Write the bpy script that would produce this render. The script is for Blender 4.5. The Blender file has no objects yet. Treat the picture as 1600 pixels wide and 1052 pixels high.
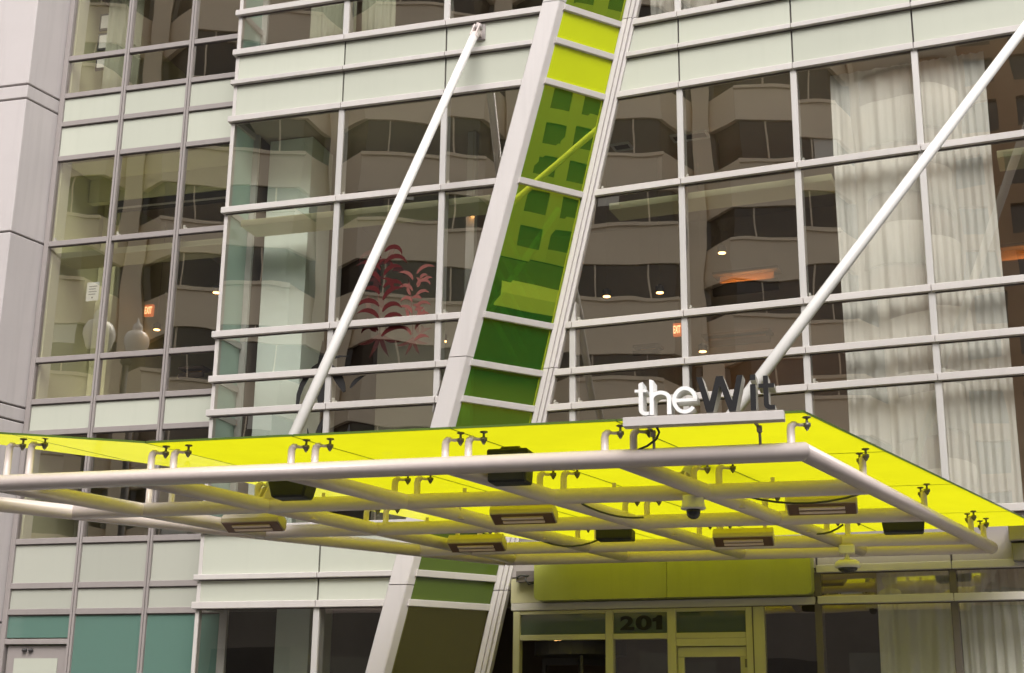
import bpy, bmesh, math, random
from mathutils import Vector, Matrix
random.seed(7)
R_ = math.radians
scene = bpy.context.scene
COL = scene.collection

# ------------------------------------------------------------------ camera
PITCH, ROLL, CAMZ = 0.276564, -0.013071, 1.6
c_, s_ = math.cos(PITCH), math.sin(PITCH)
FWD = Vector((0, c_, s_)); DOWN0 = Vector((0, s_, -c_)); RIGHT0 = Vector((1, 0, 0))
RIGHT = math.cos(ROLL) * RIGHT0 + math.sin(ROLL) * DOWN0
DOWN = -math.sin(ROLL) * RIGHT0 + math.cos(ROLL) * DOWN0
cd = bpy.data.cameras.new('camera'); cam = bpy.data.objects.new('camera', cd); COL.objects.link(cam)
cd.sensor_width = 36; cd.lens = 2164.4 / 1600 * 36; cd.clip_end = 1000; cd.clip_start = 0.1
m = Matrix.Identity(4)
for i in range(3):
    m[i][0] = RIGHT[i]; m[i][1] = -DOWN[i]; m[i][2] = -FWD[i]
m.translation = (0, 0, CAMZ)
cam.matrix_world = m
scene.camera = cam

# ------------------------------------------------------------------ sky, sun, exposure
SUN_EL, SUN_AZ = R_(48), R_(182)      # high, behind the photographer, behind thin cloud
w = bpy.data.worlds.new('World'); scene.world = w; w.use_nodes = True
nt = w.node_tree; bg = nt.nodes['Background']
sky = nt.nodes.new('ShaderNodeTexSky'); sky.sky_type = 'NISHITA'; sky.sun_disc = False
sky.sun_elevation = SUN_EL; sky.sun_rotation = SUN_AZ; sky.dust_density = 4.0; sky.air_density = 1.0
hs = nt.nodes.new('ShaderNodeHueSaturation'); hs.inputs['Saturation'].default_value = 0.12
nt.links.new(sky.outputs[0], hs.inputs['Color']); nt.links.new(hs.outputs[0], bg.inputs[0])
bg.inputs[1].default_value = 0.15
sd = bpy.data.lights.new('sun', 'SUN'); sd.energy = 1.3; sd.angle = R_(40); sd.color = (1, .93, .86)
so = bpy.data.objects.new('sun', sd); COL.objects.link(so)
sdir = Vector((math.sin(SUN_AZ) * math.cos(SUN_EL), math.cos(SUN_AZ) * math.cos(SUN_EL), math.sin(SUN_EL)))
so.rotation_euler = sdir.to_track_quat('Z', 'Y').to_euler(); so.location = (0, -20, 40)
scene.view_settings.view_transform = 'Standard'; scene.view_settings.look = 'None'
scene.view_settings.exposure = 0.88; scene.view_settings.gamma = 1
scene.render.engine = 'CYCLES'
scene.cycles.max_bounces = 10; scene.cycles.transparent_max_bounces = 16

# ------------------------------------------------------------------ materials
def nmat(name):
    m = bpy.data.materials.new(name); m.use_nodes = True
    return m, m.node_tree, m.node_tree.nodes['Principled BSDF']
def solid(name, col, rough=.5, metal=0., spec=.5, var=.06, scale=3., bump=0., bscale=60., emit=None, stain=0.):
    m, nt, b = nmat(name)
    b.inputs['Roughness'].default_value = rough; b.inputs['Metallic'].default_value = metal
    b.inputs['Specular IOR Level'].default_value = spec
    tc = nt.nodes.new('ShaderNodeTexCoord')
    n = nt.nodes.new('ShaderNodeTexNoise'); n.inputs['Scale'].default_value = scale; n.inputs['Detail'].default_value = 6
    n.inputs['Roughness'].default_value = .65
    nt.links.new(tc.outputs['Object'], n.inputs['Vector'])
    mix = nt.nodes.new('ShaderNodeMix'); mix.data_type = 'RGBA'
    mix.inputs['A'].default_value = (*[c * (1 - var) for c in col], 1); mix.inputs['B'].default_value = (*[min(1, c * (1 + var)) for c in col], 1)
    nt.links.new(n.outputs['Fac'], mix.inputs['Factor'])
    oi = nt.nodes.new('ShaderNodeObjectInfo'); hv = nt.nodes.new('ShaderNodeHueSaturation')
    rm = nt.nodes.new('ShaderNodeMapRange'); rm.inputs['To Min'].default_value = .94; rm.inputs['To Max'].default_value = 1.05
    nt.links.new(oi.outputs['Random'], rm.inputs['Value']); nt.links.new(rm.outputs[0], hv.inputs['Value'])
    nt.links.new(mix.outputs['Result'], hv.inputs['Color'])
    out = hv.outputs[0]
    if stain:                                    # faint rain streaks: noise stretched along the vertical
        mp = nt.nodes.new('ShaderNodeMapping'); mp.inputs['Scale'].default_value = (9, 9, .5)
        nt.links.new(tc.outputs['Object'], mp.inputs['Vector'])
        n2 = nt.nodes.new('ShaderNodeTexNoise'); n2.inputs['Scale'].default_value = 1.; n2.inputs['Detail'].default_value = 5
        nt.links.new(mp.outputs[0], n2.inputs['Vector'])
        rp = nt.nodes.new('ShaderNodeMapRange'); rp.inputs['From Min'].default_value = .5; rp.inputs['From Max'].default_value = .8
        rp.inputs['To Max'].default_value = stain
        nt.links.new(n2.outputs['Fac'], rp.inputs['Value'])
        mx = nt.nodes.new('ShaderNodeMix'); mx.data_type = 'RGBA'
        nt.links.new(rp.outputs[0], mx.inputs['Factor']); nt.links.new(out, mx.inputs['A'])
        mx.inputs['B'].default_value = (*[c * .45 for c in col], 1)
        out = mx.outputs['Result']
    nt.links.new(out, b.inputs['Base Color'])
    if bump:
        n3 = nt.nodes.new('ShaderNodeTexNoise'); n3.inputs['Scale'].default_value = bscale; n3.inputs['Detail'].default_value = 4
        nt.links.new(tc.outputs['Object'], n3.inputs['Vector'])
        bp = nt.nodes.new('ShaderNodeBump'); bp.inputs['Strength'].default_value = bump; bp.inputs['Distance'].default_value = .02
        nt.links.new(n3.outputs['Fac'], bp.inputs['Height']); nt.links.new(bp.outputs[0], b.inputs['Normal'])
    if emit:
        b.inputs['Emission Color'].default_value = (*emit[:3], 1); b.inputs['Emission Strength'].default_value = emit[3]
    return m
def glass(name, trans, refl, tint=(1, 1, 1), bump=.35, scale=.55, rough=.004, film=None):
    """coated facade glass: clear transmission under a partly mirroring, slightly wavy outer face"""
    m, nt, b = nmat(name); nt.nodes.remove(b); out = nt.nodes['Material Output']
    t = nt.nodes.new('ShaderNodeBsdfTransparent'); t.inputs[0].default_value = (*trans, 1)
    g = nt.nodes.new('ShaderNodeBsdfGlossy'); g.inputs['Roughness'].default_value = rough; g.inputs['Color'].default_value = (*tint, 1)
    tc = nt.nodes.new('ShaderNodeTexCoord'); oi = nt.nodes.new('ShaderNodeObjectInfo')
    ad = nt.nodes.new('ShaderNodeVectorMath'); ad.operation = 'MULTIPLY_ADD'; ad.inputs[1].default_value = (1, 1, 1)
    cx = nt.nodes.new('ShaderNodeCombineXYZ')
    mu = nt.nodes.new('ShaderNodeMath'); mu.operation = 'MULTIPLY'; mu.inputs[1].default_value = 57.
    nt.links.new(oi.outputs['Random'], mu.inputs[0]); nt.links.new(mu.outputs[0], cx.inputs[0])
    nt.links.new(tc.outputs['Object'], ad.inputs[0]); nt.links.new(cx.outputs[0], ad.inputs[2])
    n = nt.nodes.new('ShaderNodeTexNoise'); n.inputs['Scale'].default_value = scale; n.inputs['Detail'].default_value = 1.5
    nt.links.new(ad.outputs[0], n.inputs['Vector'])
    bp = nt.nodes.new('ShaderNodeBump'); bp.inputs['Strength'].default_value = bump; bp.inputs['Distance'].default_value = .02
    nt.links.new(n.outputs['Fac'], bp.inputs['Height']); nt.links.new(bp.outputs[0], g.inputs['Normal'])
    lw = nt.nodes.new('ShaderNodeLayerWeight'); lw.inputs['Blend'].default_value = .35
    mr = nt.nodes.new('ShaderNodeMapRange'); mr.inputs['To Min'].default_value = refl; mr.inputs['To Max'].default_value = .9
    pw = nt.nodes.new('ShaderNodeMath'); pw.operation = 'POWER'; pw.inputs[1].default_value = 3.
    nt.links.new(lw.outputs['Facing'], pw.inputs[0]); nt.links.new(pw.outputs[0], mr.inputs['Value'])
    base = t
    if film:                                     # a coloured diffusing interlayer
        f1 = nt.nodes.new('ShaderNodeBsdfTranslucent'); f1.inputs[0].default_value = (*film[:3], 1)
        f2 = nt.nodes.new('ShaderNodeBsdfDiffuse'); f2.inputs[0].default_value = (*film[:3], 1)
        fm = nt.nodes.new('ShaderNodeMixShader'); fm.inputs[0].default_value = .5
        nt.links.new(f1.outputs[0], fm.inputs[1]); nt.links.new(f2.outputs[0], fm.inputs[2])
        bm_ = nt.nodes.new('ShaderNodeMixShader'); bm_.inputs[0].default_value = film[3]
        nt.links.new(t.outputs[0], bm_.inputs[1]); nt.links.new(fm.outputs[0], bm_.inputs[2]); base = bm_
    mx = nt.nodes.new('ShaderNodeMixShader')
    nt.links.new(mr.outputs[0], mx.inputs[0]); nt.links.new(base.outputs[0], mx.inputs[1]); nt.links.new(g.outputs[0], mx.inputs[2])
    nt.links.new(mx.outputs[0], out.inputs[0])
    return m
def clear(name, col):
    m, nt, b = nmat(name); nt.nodes.remove(b)
    t = nt.nodes.new('ShaderNodeBsdfTransparent'); t.inputs[0].default_value = (*col, 1)
    nt.links.new(t.outputs[0], nt.nodes['Material Output'].inputs[0]); return m
def cloth(name, col, tr=.35):
    m, nt, b = nmat(name); nt.nodes.remove(b)
    d = nt.nodes.new('ShaderNodeBsdfDiffuse'); d.inputs[0].default_value = (*col, 1)
    t = nt.nodes.new('ShaderNodeBsdfTranslucent'); t.inputs[0].default_value = (*col, 1)
    mx = nt.nodes.new('ShaderNodeMixShader'); mx.inputs[0].default_value = tr
    nt.links.new(d.outputs[0], mx.inputs[1]); nt.links.new(t.outputs[0], mx.inputs[2])
    nt.links.new(mx.outputs[0], nt.nodes['Material Output'].inputs[0]); return m
def yellow_glass(name, col, gl):
    m, nt, b = nmat(name); nt.nodes.remove(b)
    t = nt.nodes.new('ShaderNodeBsdfTranslucent')
    tc = nt.nodes.new('ShaderNodeTexCoord'); n = nt.nodes.new('ShaderNodeTexNoise'); n.inputs['Scale'].default_value = 1.1; n.inputs['Detail'].default_value = 9; n.inputs['Roughness'].default_value = .7
    nt.links.new(tc.outputs['Object'], n.inputs['Vector'])
    mi = nt.nodes.new('ShaderNodeMix'); mi.data_type = 'RGBA'
    mi.inputs['A'].default_value = (*[c * .80 for c in col], 1); mi.inputs['B'].default_value = (*[min(1, c * 1.08) for c in col], 1)
    nt.links.new(n.outputs['Fac'], mi.inputs['Factor']); nt.links.new(mi.outputs['Result'], t.inputs[0])
    g = nt.nodes.new('ShaderNodeBsdfGlossy'); g.inputs['Roughness'].default_value = .03
    mx = nt.nodes.new('ShaderNodeMixShader'); mx.inputs[0].default_value = gl
    nt.links.new(t.outputs[0], mx.inputs[1]); nt.links.new(g.outputs[0], mx.inputs[2])
    nt.links.new(mx.outputs[0], nt.nodes['Material Output'].inputs[0]); return m

M = {
 'fin': solid('painted_aluminium', (.53, .495, .475), .38, 0, .5, .05, 2, stain=.12),
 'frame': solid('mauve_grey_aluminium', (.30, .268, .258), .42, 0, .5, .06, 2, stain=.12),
 'mull': solid('grey_anodised_mullion', (.52, .50, .485), .35, .1, .5, .05, 2),
 'column': solid('column_cladding', (.55, .515, .505), .36, 0, .5, .05, 1.5, stain=.14),
 'span': solid('pale_green_spandrel', (.49, .505, .43), .18, 0, .5, .04, .5, stain=.05),
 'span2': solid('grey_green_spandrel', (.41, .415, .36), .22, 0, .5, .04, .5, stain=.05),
 'lime': solid('lime_spandrel', (.50, .57, .008), .16, 0, .5, .07, 1.0),
 'dgreen': solid('deep_green_spandrel', (.08, .12, .018), .16, 0, .5, .1, .8),
 'dark': solid('dark_gasket', (.05, .045, .045), .7),
 'gasket_shade': solid('brown_gasket', (.12, .10, .095), .7),
 'precast': solid('mauve_precast', (.50, .46, .455), .75, 0, .3, .05, 1.2, bump=.15, bscale=90, stain=.16),
 'tube': solid('silver_mauve_tube_paint', (.62, .535, .505), .26, 0, .5, .04, 3, stain=.10),
 'rod': solid('white_rod_paint', (.74, .72, .70), .35, 0, .5, .03, 3),
 'steel': solid('stainless', (.42, .38, .34), .3, .8, .5, .08, 8),
 'darksteel': solid('dark_steel', (.17, .155, .125), .4, .5, .5, .1, 8),
 'white': solid('white_letter', (.86, .85, .84), .35, 0, .5, .02),
 'black': solid('black_letter', (.014, .013, .014), .5, 0, .25, .1, 20),
 'lside': solid('letter_return_aluminium', (.55, .53, .48), .4, .2),
 'cable': solid('black_cable', (.03, .03, .03), .5),
 'spk': solid('speaker_black', (.018, .018, .019), .55, 0, .4, .15, 20, bump=.3, bscale=300),
 'heat': solid('heater_housing', (.42, .36, .28), .35, .45, .5, .06, 6),
 'heatr': solid('heater_trough', (.16, .085, .06), .4, .3),
 'elem': solid('heater_element', (.78, .62, .52), .45),
 'camw': solid('camera_white', (.74, .70, .67), .4),
 'dome': solid('camera_dome', (.015, .015, .016), .06, 0, .8),
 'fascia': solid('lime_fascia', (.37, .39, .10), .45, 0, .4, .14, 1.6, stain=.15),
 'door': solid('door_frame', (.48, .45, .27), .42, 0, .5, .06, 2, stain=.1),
 'teal': None,
 'intwall': solid('interior_pale_wall', (.80, .79, .50), .7),
 'inttan': solid('interior_tan_wall', (.36, .33, .25), .8),
 'intwhite': solid('interior_white', (.84, .93, .88), .7),
 'intdark': solid('interior_dark_wall', (.11, .08, .065), .8, var=.3, scale=.7),
 'intbrown': solid('interior_brown_wall', (.40, .32, .26), .8, var=.3, scale=.5),
 'ceil': solid('interior_ceiling', (.42, .36, .30), .8),
 'floor': solid('interior_floor', (.16, .11, .08), .5),
 'curt': cloth('sheer_curtain', (.96, .94, .915), .16),
 'curtg': cloth('green_grey_curtain', (.62, .64, .50), .35),
 'warm': solid('warm_lamp', (.9, .6, .3), .5, emit=(1, .50, .17, 5.5)),
 'warm3': solid('warm_strip', (.9, .6, .3), .5, emit=(1, .45, .13, 26.)),
 'warm2': solid('warm_glow', (.9, .5, .2), .5, emit=(1, .42, .12, 1.6)),
 'amber': solid('amber_panel', (.55, .33, .17), .5),
 'exit': solid('exit_face', (.4, .1, .04), .5, emit=(1, .22, .05, .35)),
 'exitl': solid('exit_letters', (.9, .6, .4), .5, emit=(1, .55, .25, 1.3)),
 'red': solid('dark_red_vinyl', (.06, .008, .008), .7, 0, .1),
 'red2': solid('faded_red_vinyl', (.17, .06, .05), .7, 0, .1),
 'vinyl': solid('charcoal_vinyl', (.025, .024, .024), .7, 0, .1),
 'paper': solid('paper', (.75, .74, .70), .8),
 'ink': solid('ink', (.15, .14, .13), .8),
 'asphalt': solid('asphalt', (.05, .05, .052), .9, var=.3, scale=5, bump=.4, bscale=80),
 'walk': solid('concrete_pavement', (.17, .16, .15), .85, var=.15, scale=2, bump=.2),
 'beige': solid('tower_concrete', (.86, .74, .58), .8, var=.10, scale=.15),
 'beige2': solid('far_block_stone', (.74, .70, .58), .8, var=.1, scale=.15),
 'brick': solid('brick_block', (.42, .27, .16), .85, var=.2, scale=.3),
 'wglass': solid('tower_window_glass', (.036, .03, .026), .15, 0, .5, var=.5, scale=.35),
 'wglass2': solid('far_window_glass', (.20, .19, .16), .15, 0, .5, var=.4, scale=.35),
 'darkstone': solid('dark_stone', (.15, .13, .11), .6, var=.5, scale=.4),
 'tan': solid('tan_brick', (.26, .20, .14), .85, var=.2, scale=.3),
 'globe': solid('lamp_globe', (.80, .79, .75), .3),
}
M['glass'] = glass('vision_glass', (.94, .93, .905), .31, (1, .94, .87), bump=.24)
M['glassb'] = clear('glass_back', (.95, .97, .95))
M['ggreen'] = glass('lime_glass', (.20, .66, .07), .50, (.92, .97, .07), bump=.10, film=(.03, .40, .07, .45))
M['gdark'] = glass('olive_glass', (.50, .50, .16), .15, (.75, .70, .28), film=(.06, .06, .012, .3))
M['frost'] = glass('frosted_green_glass', (.6, .75, .68), .04, film=(.76, .93, .86, .75), bump=.2)
M['teal'] = glass('frosted_teal_glass', (.3, .5, .42), .07, film=(.24, .41, .345, .88), bump=.1)
M['gtrans'] = glass('green_transom_glass', (.34, .40, .27), .10, film=(.17, .22, .14, .8), bump=.1)
M['yellow'] = yellow_glass('canopy_yellow', (.51, .505, .008), .014)
M['yellow2'] = yellow_glass('canopy_yellow_reflecting', (.58, .57, .02), .16)
M['ytop'] = clear('canopy_top_face', (.97, .97, .95))
M['yedge'] = solid('green_glass_edge', (.10, .16, .03), .2)

# ------------------------------------------------------------------ builders
def thing(name, label, cat, loc=(0, 0, 0), group=None):
    o = bpy.data.objects.new(name, None); COL.objects.link(o); o.location = loc; o.empty_display_size = .2
    tag(o, label, cat, group); return o
def tag(o, label, cat, group=None):
    o['label'] = label; o['category'] = cat
    if group: o['group'] = group
    return o
def link(name, me, parent=None, label=None):
    o = bpy.data.objects.new(name, me); COL.objects.link(o)
    if parent is not None:
        o.parent = parent
        if parent.type == 'EMPTY' and parent.rotation_euler.z == 0:
            o.matrix_parent_inverse = Matrix.Translation(parent.location).inverted()
    if label: o['label'] = label
    return o
def mk(name, verts, faces, mats, parent=None, smooth=None, fm=None, label=None, bevel=0):
    me = bpy.data.meshes.new(name); me.from_pydata([tuple(v) for v in verts], [], faces)
    if not isinstance(mats, (list, tuple)): mats = [mats]
    for q in mats: me.materials.append(q)
    if fm:
        for p, k in zip(me.polygons, fm): p.material_index = k
    bm = bmesh.new(); bm.from_mesh(me)
    bmesh.ops.recalc_face_normals(bm, faces=bm.faces)
    if bevel:
        bmesh.ops.bevel(bm, geom=[e for e in bm.edges], offset=bevel, segments=1, affect='EDGES', clamp_overlap=True)
    bm.to_mesh(me); bm.free()
    if smooth is not None:
        for p in me.polygons: p.use_smooth = (len(p.vertices) == 4) if smooth == 'side' else bool(smooth)
    return link(name, me, parent, label)

class Wall:
    """a vertical plane: u to the right along it, d outwards to the street, z up"""
    def __init__(s, p, a):
        s.p = Vector((p[0], p[1], 0)); s.a = a
        s.u = Vector((math.cos(a), math.sin(a), 0)); s.n = Vector((math.sin(a), -math.cos(a), 0))
    def pt(s, u, d, z): return s.p + s.u * u + s.n * d + Vector((0, 0, z))
def clip(poly, a, b, c):
    """keep a*u+b*z<=c"""
    out = []
    for i in range(len(poly)):
        P, Q = poly[i], poly[(i + 1) % len(poly)]
        fp, fq = a * P[0] + b * P[1] - c, a * Q[0] + b * Q[1] - c
        if fp <= 1e-9: out.append(P)
        if fp * fq < -1e-12:
            t = fp / (fp - fq); out.append((P[0] + t * (Q[0] - P[0]), P[1] + t * (Q[1] - P[1])))
    return out
def prism(name, W, poly, d0, d1, mats, parent, jit=0, bevel=0, label=None, front=None):
    n = len(poly)
    if n < 3: return None
    uu = [p[0] for p in poly]; zz = [p[1] for p in poly]
    if max(uu) - min(uu) < .012 or max(zz) - min(zz) < .012: return None
    cu, cz = sum(uu) / n, sum(zz) / n
    ju, jz = random.uniform(-jit, jit), random.uniform(-jit, jit)
    off = [(p[0] - cu) * ju + (p[1] - cz) * jz for p in poly]
    V = [W.pt(u, d0 + o, z) for (u, z), o in zip(poly, off)] + [W.pt(u, d1 + o, z) for (u, z), o in zip(poly, off)]
    F = [tuple(range(n)), tuple(range(n, 2 * n))] + [(i, (i + 1) % n, n + (i + 1) % n, n + i) for i in range(n)]
    fm = None
    if isinstance(mats, (list, tuple)): fm = [1, 0] + [1] * n
    return mk(name, V, F, mats, parent, fm=fm, bevel=bevel, label=label)
def rect(u0, u1, z0, z1): return [(u0, z0), (u1, z0), (u1, z1), (u0, z1)]
def wbox(name, W, u0, u1, d0, d1, z0, z1, mat, parent, bevel=0, label=None):
    return prism(name, W, rect(u0, u1, z0, z1), d0, d1, mat, parent, bevel=bevel, label=label)
def extr_z(name, W, prof, z0, z1, mat, parent, lean=0., label=None):
    """profile [(u,d)] swept from z0 to z1, sliding lean*z along u"""
    n = len(prof); V = []
    for z in (z0, z1): V += [W.pt(u + lean * z, d, z) for u, d in prof]
    F = [tuple(range(n)), tuple(range(n, 2 * n))] + [(i, (i + 1) % n, n + (i + 1) % n, n + i) for i in range(n)]
    return mk(name, V, F, mat, parent, label=label)
def tube_geo(path, r, seg=16, na=None, nb=None, V=None, F=None, cap=True):
    V = [] if V is None else V; F = [] if F is None else F; base = len(V)
    path = [Vector(p) for p in path]; prev = None
    for i, P in enumerate(path):
        if i == 0: t = path[1] - P
        elif i == len(path) - 1: t = P - path[i - 1]
        else: t = (P - path[i - 1]).normalized() + (path[i + 1] - P).normalized()
        t.normalize()
        a = prev if prev is not None else (Vector((0, 0, 1)) if abs(t.z) < .95 else Vector((1, 0, 0)))
        x = (a - t * a.dot(t)).normalized(); y = t.cross(x); prev = x
        rr = r[i] if isinstance(r, (list, tuple)) else r
        cut = na if i == 0 else (nb if i == len(path) - 1 else None)
        for k in range(seg):
            o = x * math.cos(2 * math.pi * k / seg) * rr + y * math.sin(2 * math.pi * k / seg) * rr
            if cut is not None: o -= t * (o.dot(cut) / t.dot(cut))
            V.append(P + o)
    for i in range(len(path) - 1):
        for k in range(seg):
            a, b = base + i * seg + k, base + i * seg + (k + 1) % seg
            F.append((a, b, b + seg, a + seg))
    if cap:
        F.append(tuple(base + k for k in range(seg))); F.append(tuple(base + (len(path) - 1) * seg + k for k in range(seg)))
    return V, F
def tube(name, path, r, mat, parent, seg=16, na=None, nb=None, label=None):
    V, F = tube_geo(path, r, seg, na, nb); return mk(name, V, F, mat, parent, smooth='side', label=label)
def box_geo(x0, x1, y0, y1, z0, z1, V, F):
    b = len(V)
    V += [Vector(p) for p in ((x0, y0, z0), (x1, y0, z0), (x1, y1, z0), (x0, y1, z0), (x0, y0, z1), (x1, y0, z1), (x1, y1, z1), (x0, y1, z1))]
    F += [tuple(b + i for i in f) for f in ((0, 1, 2, 3), (4, 5, 6, 7), (0, 1, 5, 4), (1, 2, 6, 5), (2, 3, 7, 6), (3, 0, 4, 7))]
def lathe_geo(prof, seg=16, c=(0, 0, 0), V=None, F=None):
    V = [] if V is None else V; F = [] if F is None else F; b = len(V)
    for r, z in prof:
        for k in range(seg):
            a = 2 * math.pi * k / seg; V.append(Vector((c[0] + r * math.cos(a), c[1] + r * math.sin(a), c[2] + z)))
    for i in range(len(prof) - 1):
        for k in range(seg):
            p, q = b + i * seg + k, b + i * seg + (k + 1) % seg; F.append((p, q, q + seg, p + seg))
    F.append(tuple(b + k for k in range(seg))); F.append(tuple(b + (len(prof) - 1) * seg + k for k in range(seg)))
    return V, F

# ------------------------------------------------------------------ the walls' planes
RW = Wall((6.346, 17.212), -.3967)       # right-hand curtain wall
BW = Wall((.454, 18.729), -.3018)        # bay left of the leaning strip
CW = Wall((-4.657, 21.029), -.2861)      # recessed wall beside the stone pillar
def bay_edge(z): return -.057 + .249 * (z - 12.05)      # where the wide column meets the bay glass
def right_edge(z): return -4.82 + .232 * (z - 12.42)    # where the slim column meets the right glass
LV = [2.82, 3.26, 3.66, 4.35, 6.09, 6.61, 7.31, 9.32, 10.86, 11.50, 12.03, 12.74, 14.4]

# ------------------------------------------------------------------ ground
def sheet(name, pts, z, mat, th=0.):
    n = len(pts); V = [Vector((x, y, z)) for x, y in pts]; F = [tuple(range(n))]
    if th:
        V += [Vector((x, y, z - th)) for x, y in pts]; F += [tuple(range(n, 2 * n))] + [(i, (i + 1) % n, n + (i + 1) % n, n + i) for i in range(n)]
    o = mk(name, V, F, mat); o['kind'] = 'structure'; return o
sheet('ground', [(-500, -500), (500, -500), (500, 500), (-500, 500)], 0, M['asphalt'])
sheet('pavement', [(-40, 21.5), (-40, 30), (30, 30), (30, 3), (6, 9.5), (-8, 13.5)], .14, M['walk'], .2)

# ------------------------------------------------------------------ the glass building
HB = thing('glass_building', 'glass fronted building with pale green spandrel panels and leaning lime strip', 'building', (0, 19.5, .14))
GP = [M['glass'], M['glassb']]

def transom_row(W, z, cols, edge=None, side=None, h=.095, d0=-.05, d1=.075, mat='fin', ext=0.):
    for k, (ua, ub) in enumerate(cols):
        p = rect(ua + .004 - (ext if k == 0 else 0), ub - .004, z - h / 2, z + h / 2)
        if edge: p = clip(p, *edge)
        tr = prism('transom', W, p, d0, d1, M[mat], HB, bevel=.006)
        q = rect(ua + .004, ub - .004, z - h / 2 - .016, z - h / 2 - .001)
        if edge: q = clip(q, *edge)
        if tr: prism('gasket_shade', W, q, -.015, .014, M['gasket_shade'], tr)  # gasket strip that also paints the dark shadow line under the transom
# half-planes:  bay keeps u <= bay_edge(z);  right keeps u >= right_edge(z)
BE = (1, -.249, -.057 - .249 * 12.05)
RE = (-1, .232, 4.82 + .232 * 12.42)
def bay_cols(): return [(-5.165, -3.28), (-3.28, -1.59), (-1.59, .75)]
def right_cols(): return [(-7.6, -5.915), (-5.915, -4.225), (-4.225, -2.53), (-2.53, -.838), (-.838, .855), (.855, 2.545), (2.545, 4.235)]

def clip_block(W, u, z):   # little white setting block at a pane's corner
    V, F = [], []
    for du, dz, hu, hz in ((0, 0, .03, .09), (.035, 0, .03, .05)):
        b = len(V); pts = [W.pt(u + du + a * hu, dd, z + dz + c * hz) for dd in (-.075, -.045) for a, c in ((0, 0), (1, 0), (1, 1), (0, 1))]
        V += pts; F += [tuple(b + i for i in f) for f in ((0, 1, 2, 3), (4, 5, 6, 7), (0, 1, 5, 4), (1, 2, 6, 5), (2, 3, 7, 6), (3, 0, 4, 7))]
    mk('setting_block', V, F, M['rod'], HB)

ROWS = list(zip(LV[:-1], LV[1:]))
# ---- bay
for za, zb in ROWS:
    spn = za in (3.26, 3.66, 11.50, 10.86) or za == 4.35 - 1e9
    isspan = (za, zb) in ((3.26, 3.66), (3.66, 4.35), (10.86, 11.50), (11.50, 12.03))
    if za == 2.82: continue
    for k, (ua, ub) in enumerate(bay_cols()):
        g = .013 if isspan else .003
        p = clip(rect(ua + g, ub - g, za + .02, zb - .02), BE[0], BE[1], BE[2] - .012)
        if isspan:
            prism('spandrel_panel', BW, p, -.03, .002, M['span'], HB, jit=.002)
        else:
            if prism('window_pane', BW, p, -.02, 0, GP, HB, jit=.006) and (za in (9.32, 7.31, 6.09)) and ua > -5: clip_block(BW, ua + .055, za + .05)
for k, (ua, ub) in enumerate(bay_cols()):
    p = clip(rect(ua + .003, ub - .003, .2, 3.24), BE[0], BE[1], BE[2] - .012)
    prism('window_pane', BW, p, -.02, 0, GP, HB, jit=.006)
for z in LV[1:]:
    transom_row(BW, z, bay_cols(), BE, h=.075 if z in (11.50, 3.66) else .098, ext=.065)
for u in (-3.28, -1.59):
    for za, zb in ((.2, 3.24), (4.37, 10.84), (12.05, 14.4)):
        p = clip(rect(u - .045, u + .045, za, zb), BE[0], BE[1], BE[2] - .05)
        prism('mullion', BW, p, -.17, .03, M['mull'], HB, bevel=.006)
for za, zb in ((3.28, 4.33), (10.88, 12.01)):
    prism('spandrel_backing', BW, clip(rect(-5.15, .7, za, zb), BE[0], BE[1], BE[2] - .03), -.12, -.05, M['gasket_shade'], HB)
wbox('corner_post', BW, -5.19, -5.13, -.09, .012, .14, 14.4, M['fin'], HB, bevel=.004)
# ---- return of the bay (glass seen edge-on behind the corner)
RT = Wall(BW.pt(-5.165, -.09, 0), BW.a + math.pi / 2)
for za, zb in ROWS:
    if za == 2.82: continue
    isspan = (za, zb) in ((3.26, 3.66), (3.66, 4.35), (10.86, 11.50), (11.50, 12.03))
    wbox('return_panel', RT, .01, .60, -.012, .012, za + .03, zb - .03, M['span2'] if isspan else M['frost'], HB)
for z in LV[1:]:
    wbox('transom', RT, .005, .615, -.045, .05, z - .045, z + .045, M['fin'], HB)
wbox('mullion', RT, .60, .66, -.05, .11, .14, 14.4, M['mull'], HB)
# ---- right wall
ENT0, ENT1 = -6.95, -2.53
for za, zb in ROWS:
    if za == 2.82: continue
    isspan = (za, zb) in ((3.66, 4.35), (10.86, 11.50), (11.50, 12.03))
    for k, (ua, ub) in enumerate(right_cols()):
        if za == 3.26 and ub < -2.5: continue
        g = .013 if isspan else .003
        p = clip(rect(ua + g, ub - g, za + .02, zb - .02), RE[0], RE[1], RE[2] - .012)
        if isspan: prism('spandrel_panel', RW, p, -.03, .002, M['span'] if za > 5 else M['frame'], HB, jit=.002)  # low row takes a darker material: canopy shade put into its colour
        elif prism('window_pane', RW, p, -.02, 0, GP, HB, jit=.006) and za in (9.32, 7.31, 6.09): clip_block(RW, max(ua, right_edge(za)) + .06, za + .05)
for ua, ub in right_cols()[3:]:
    prism('window_pane', RW, rect(ua + .003, ub - .003, .2, 3.24), -.02, 0, GP, HB, jit=.006)
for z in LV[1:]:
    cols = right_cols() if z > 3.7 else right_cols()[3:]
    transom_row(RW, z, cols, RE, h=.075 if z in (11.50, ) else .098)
for u in (-5.915, -4.225, -2.53, -.838, .855, 2.545):
    for za, zb in ((.2, 3.24), (3.3, 3.62), (4.37, 10.84), (12.05, 14.4)):
        if za < 4 and u < -2.6: continue
        p = clip(rect(u - .045, u + .045, za, zb), RE[0], RE[1], RE[2] - .05)
        prism('mullion', RW, p, -.17, .03, M['mull'] if za > 4 else M['gasket_shade'], HB, bevel=.006)
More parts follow.
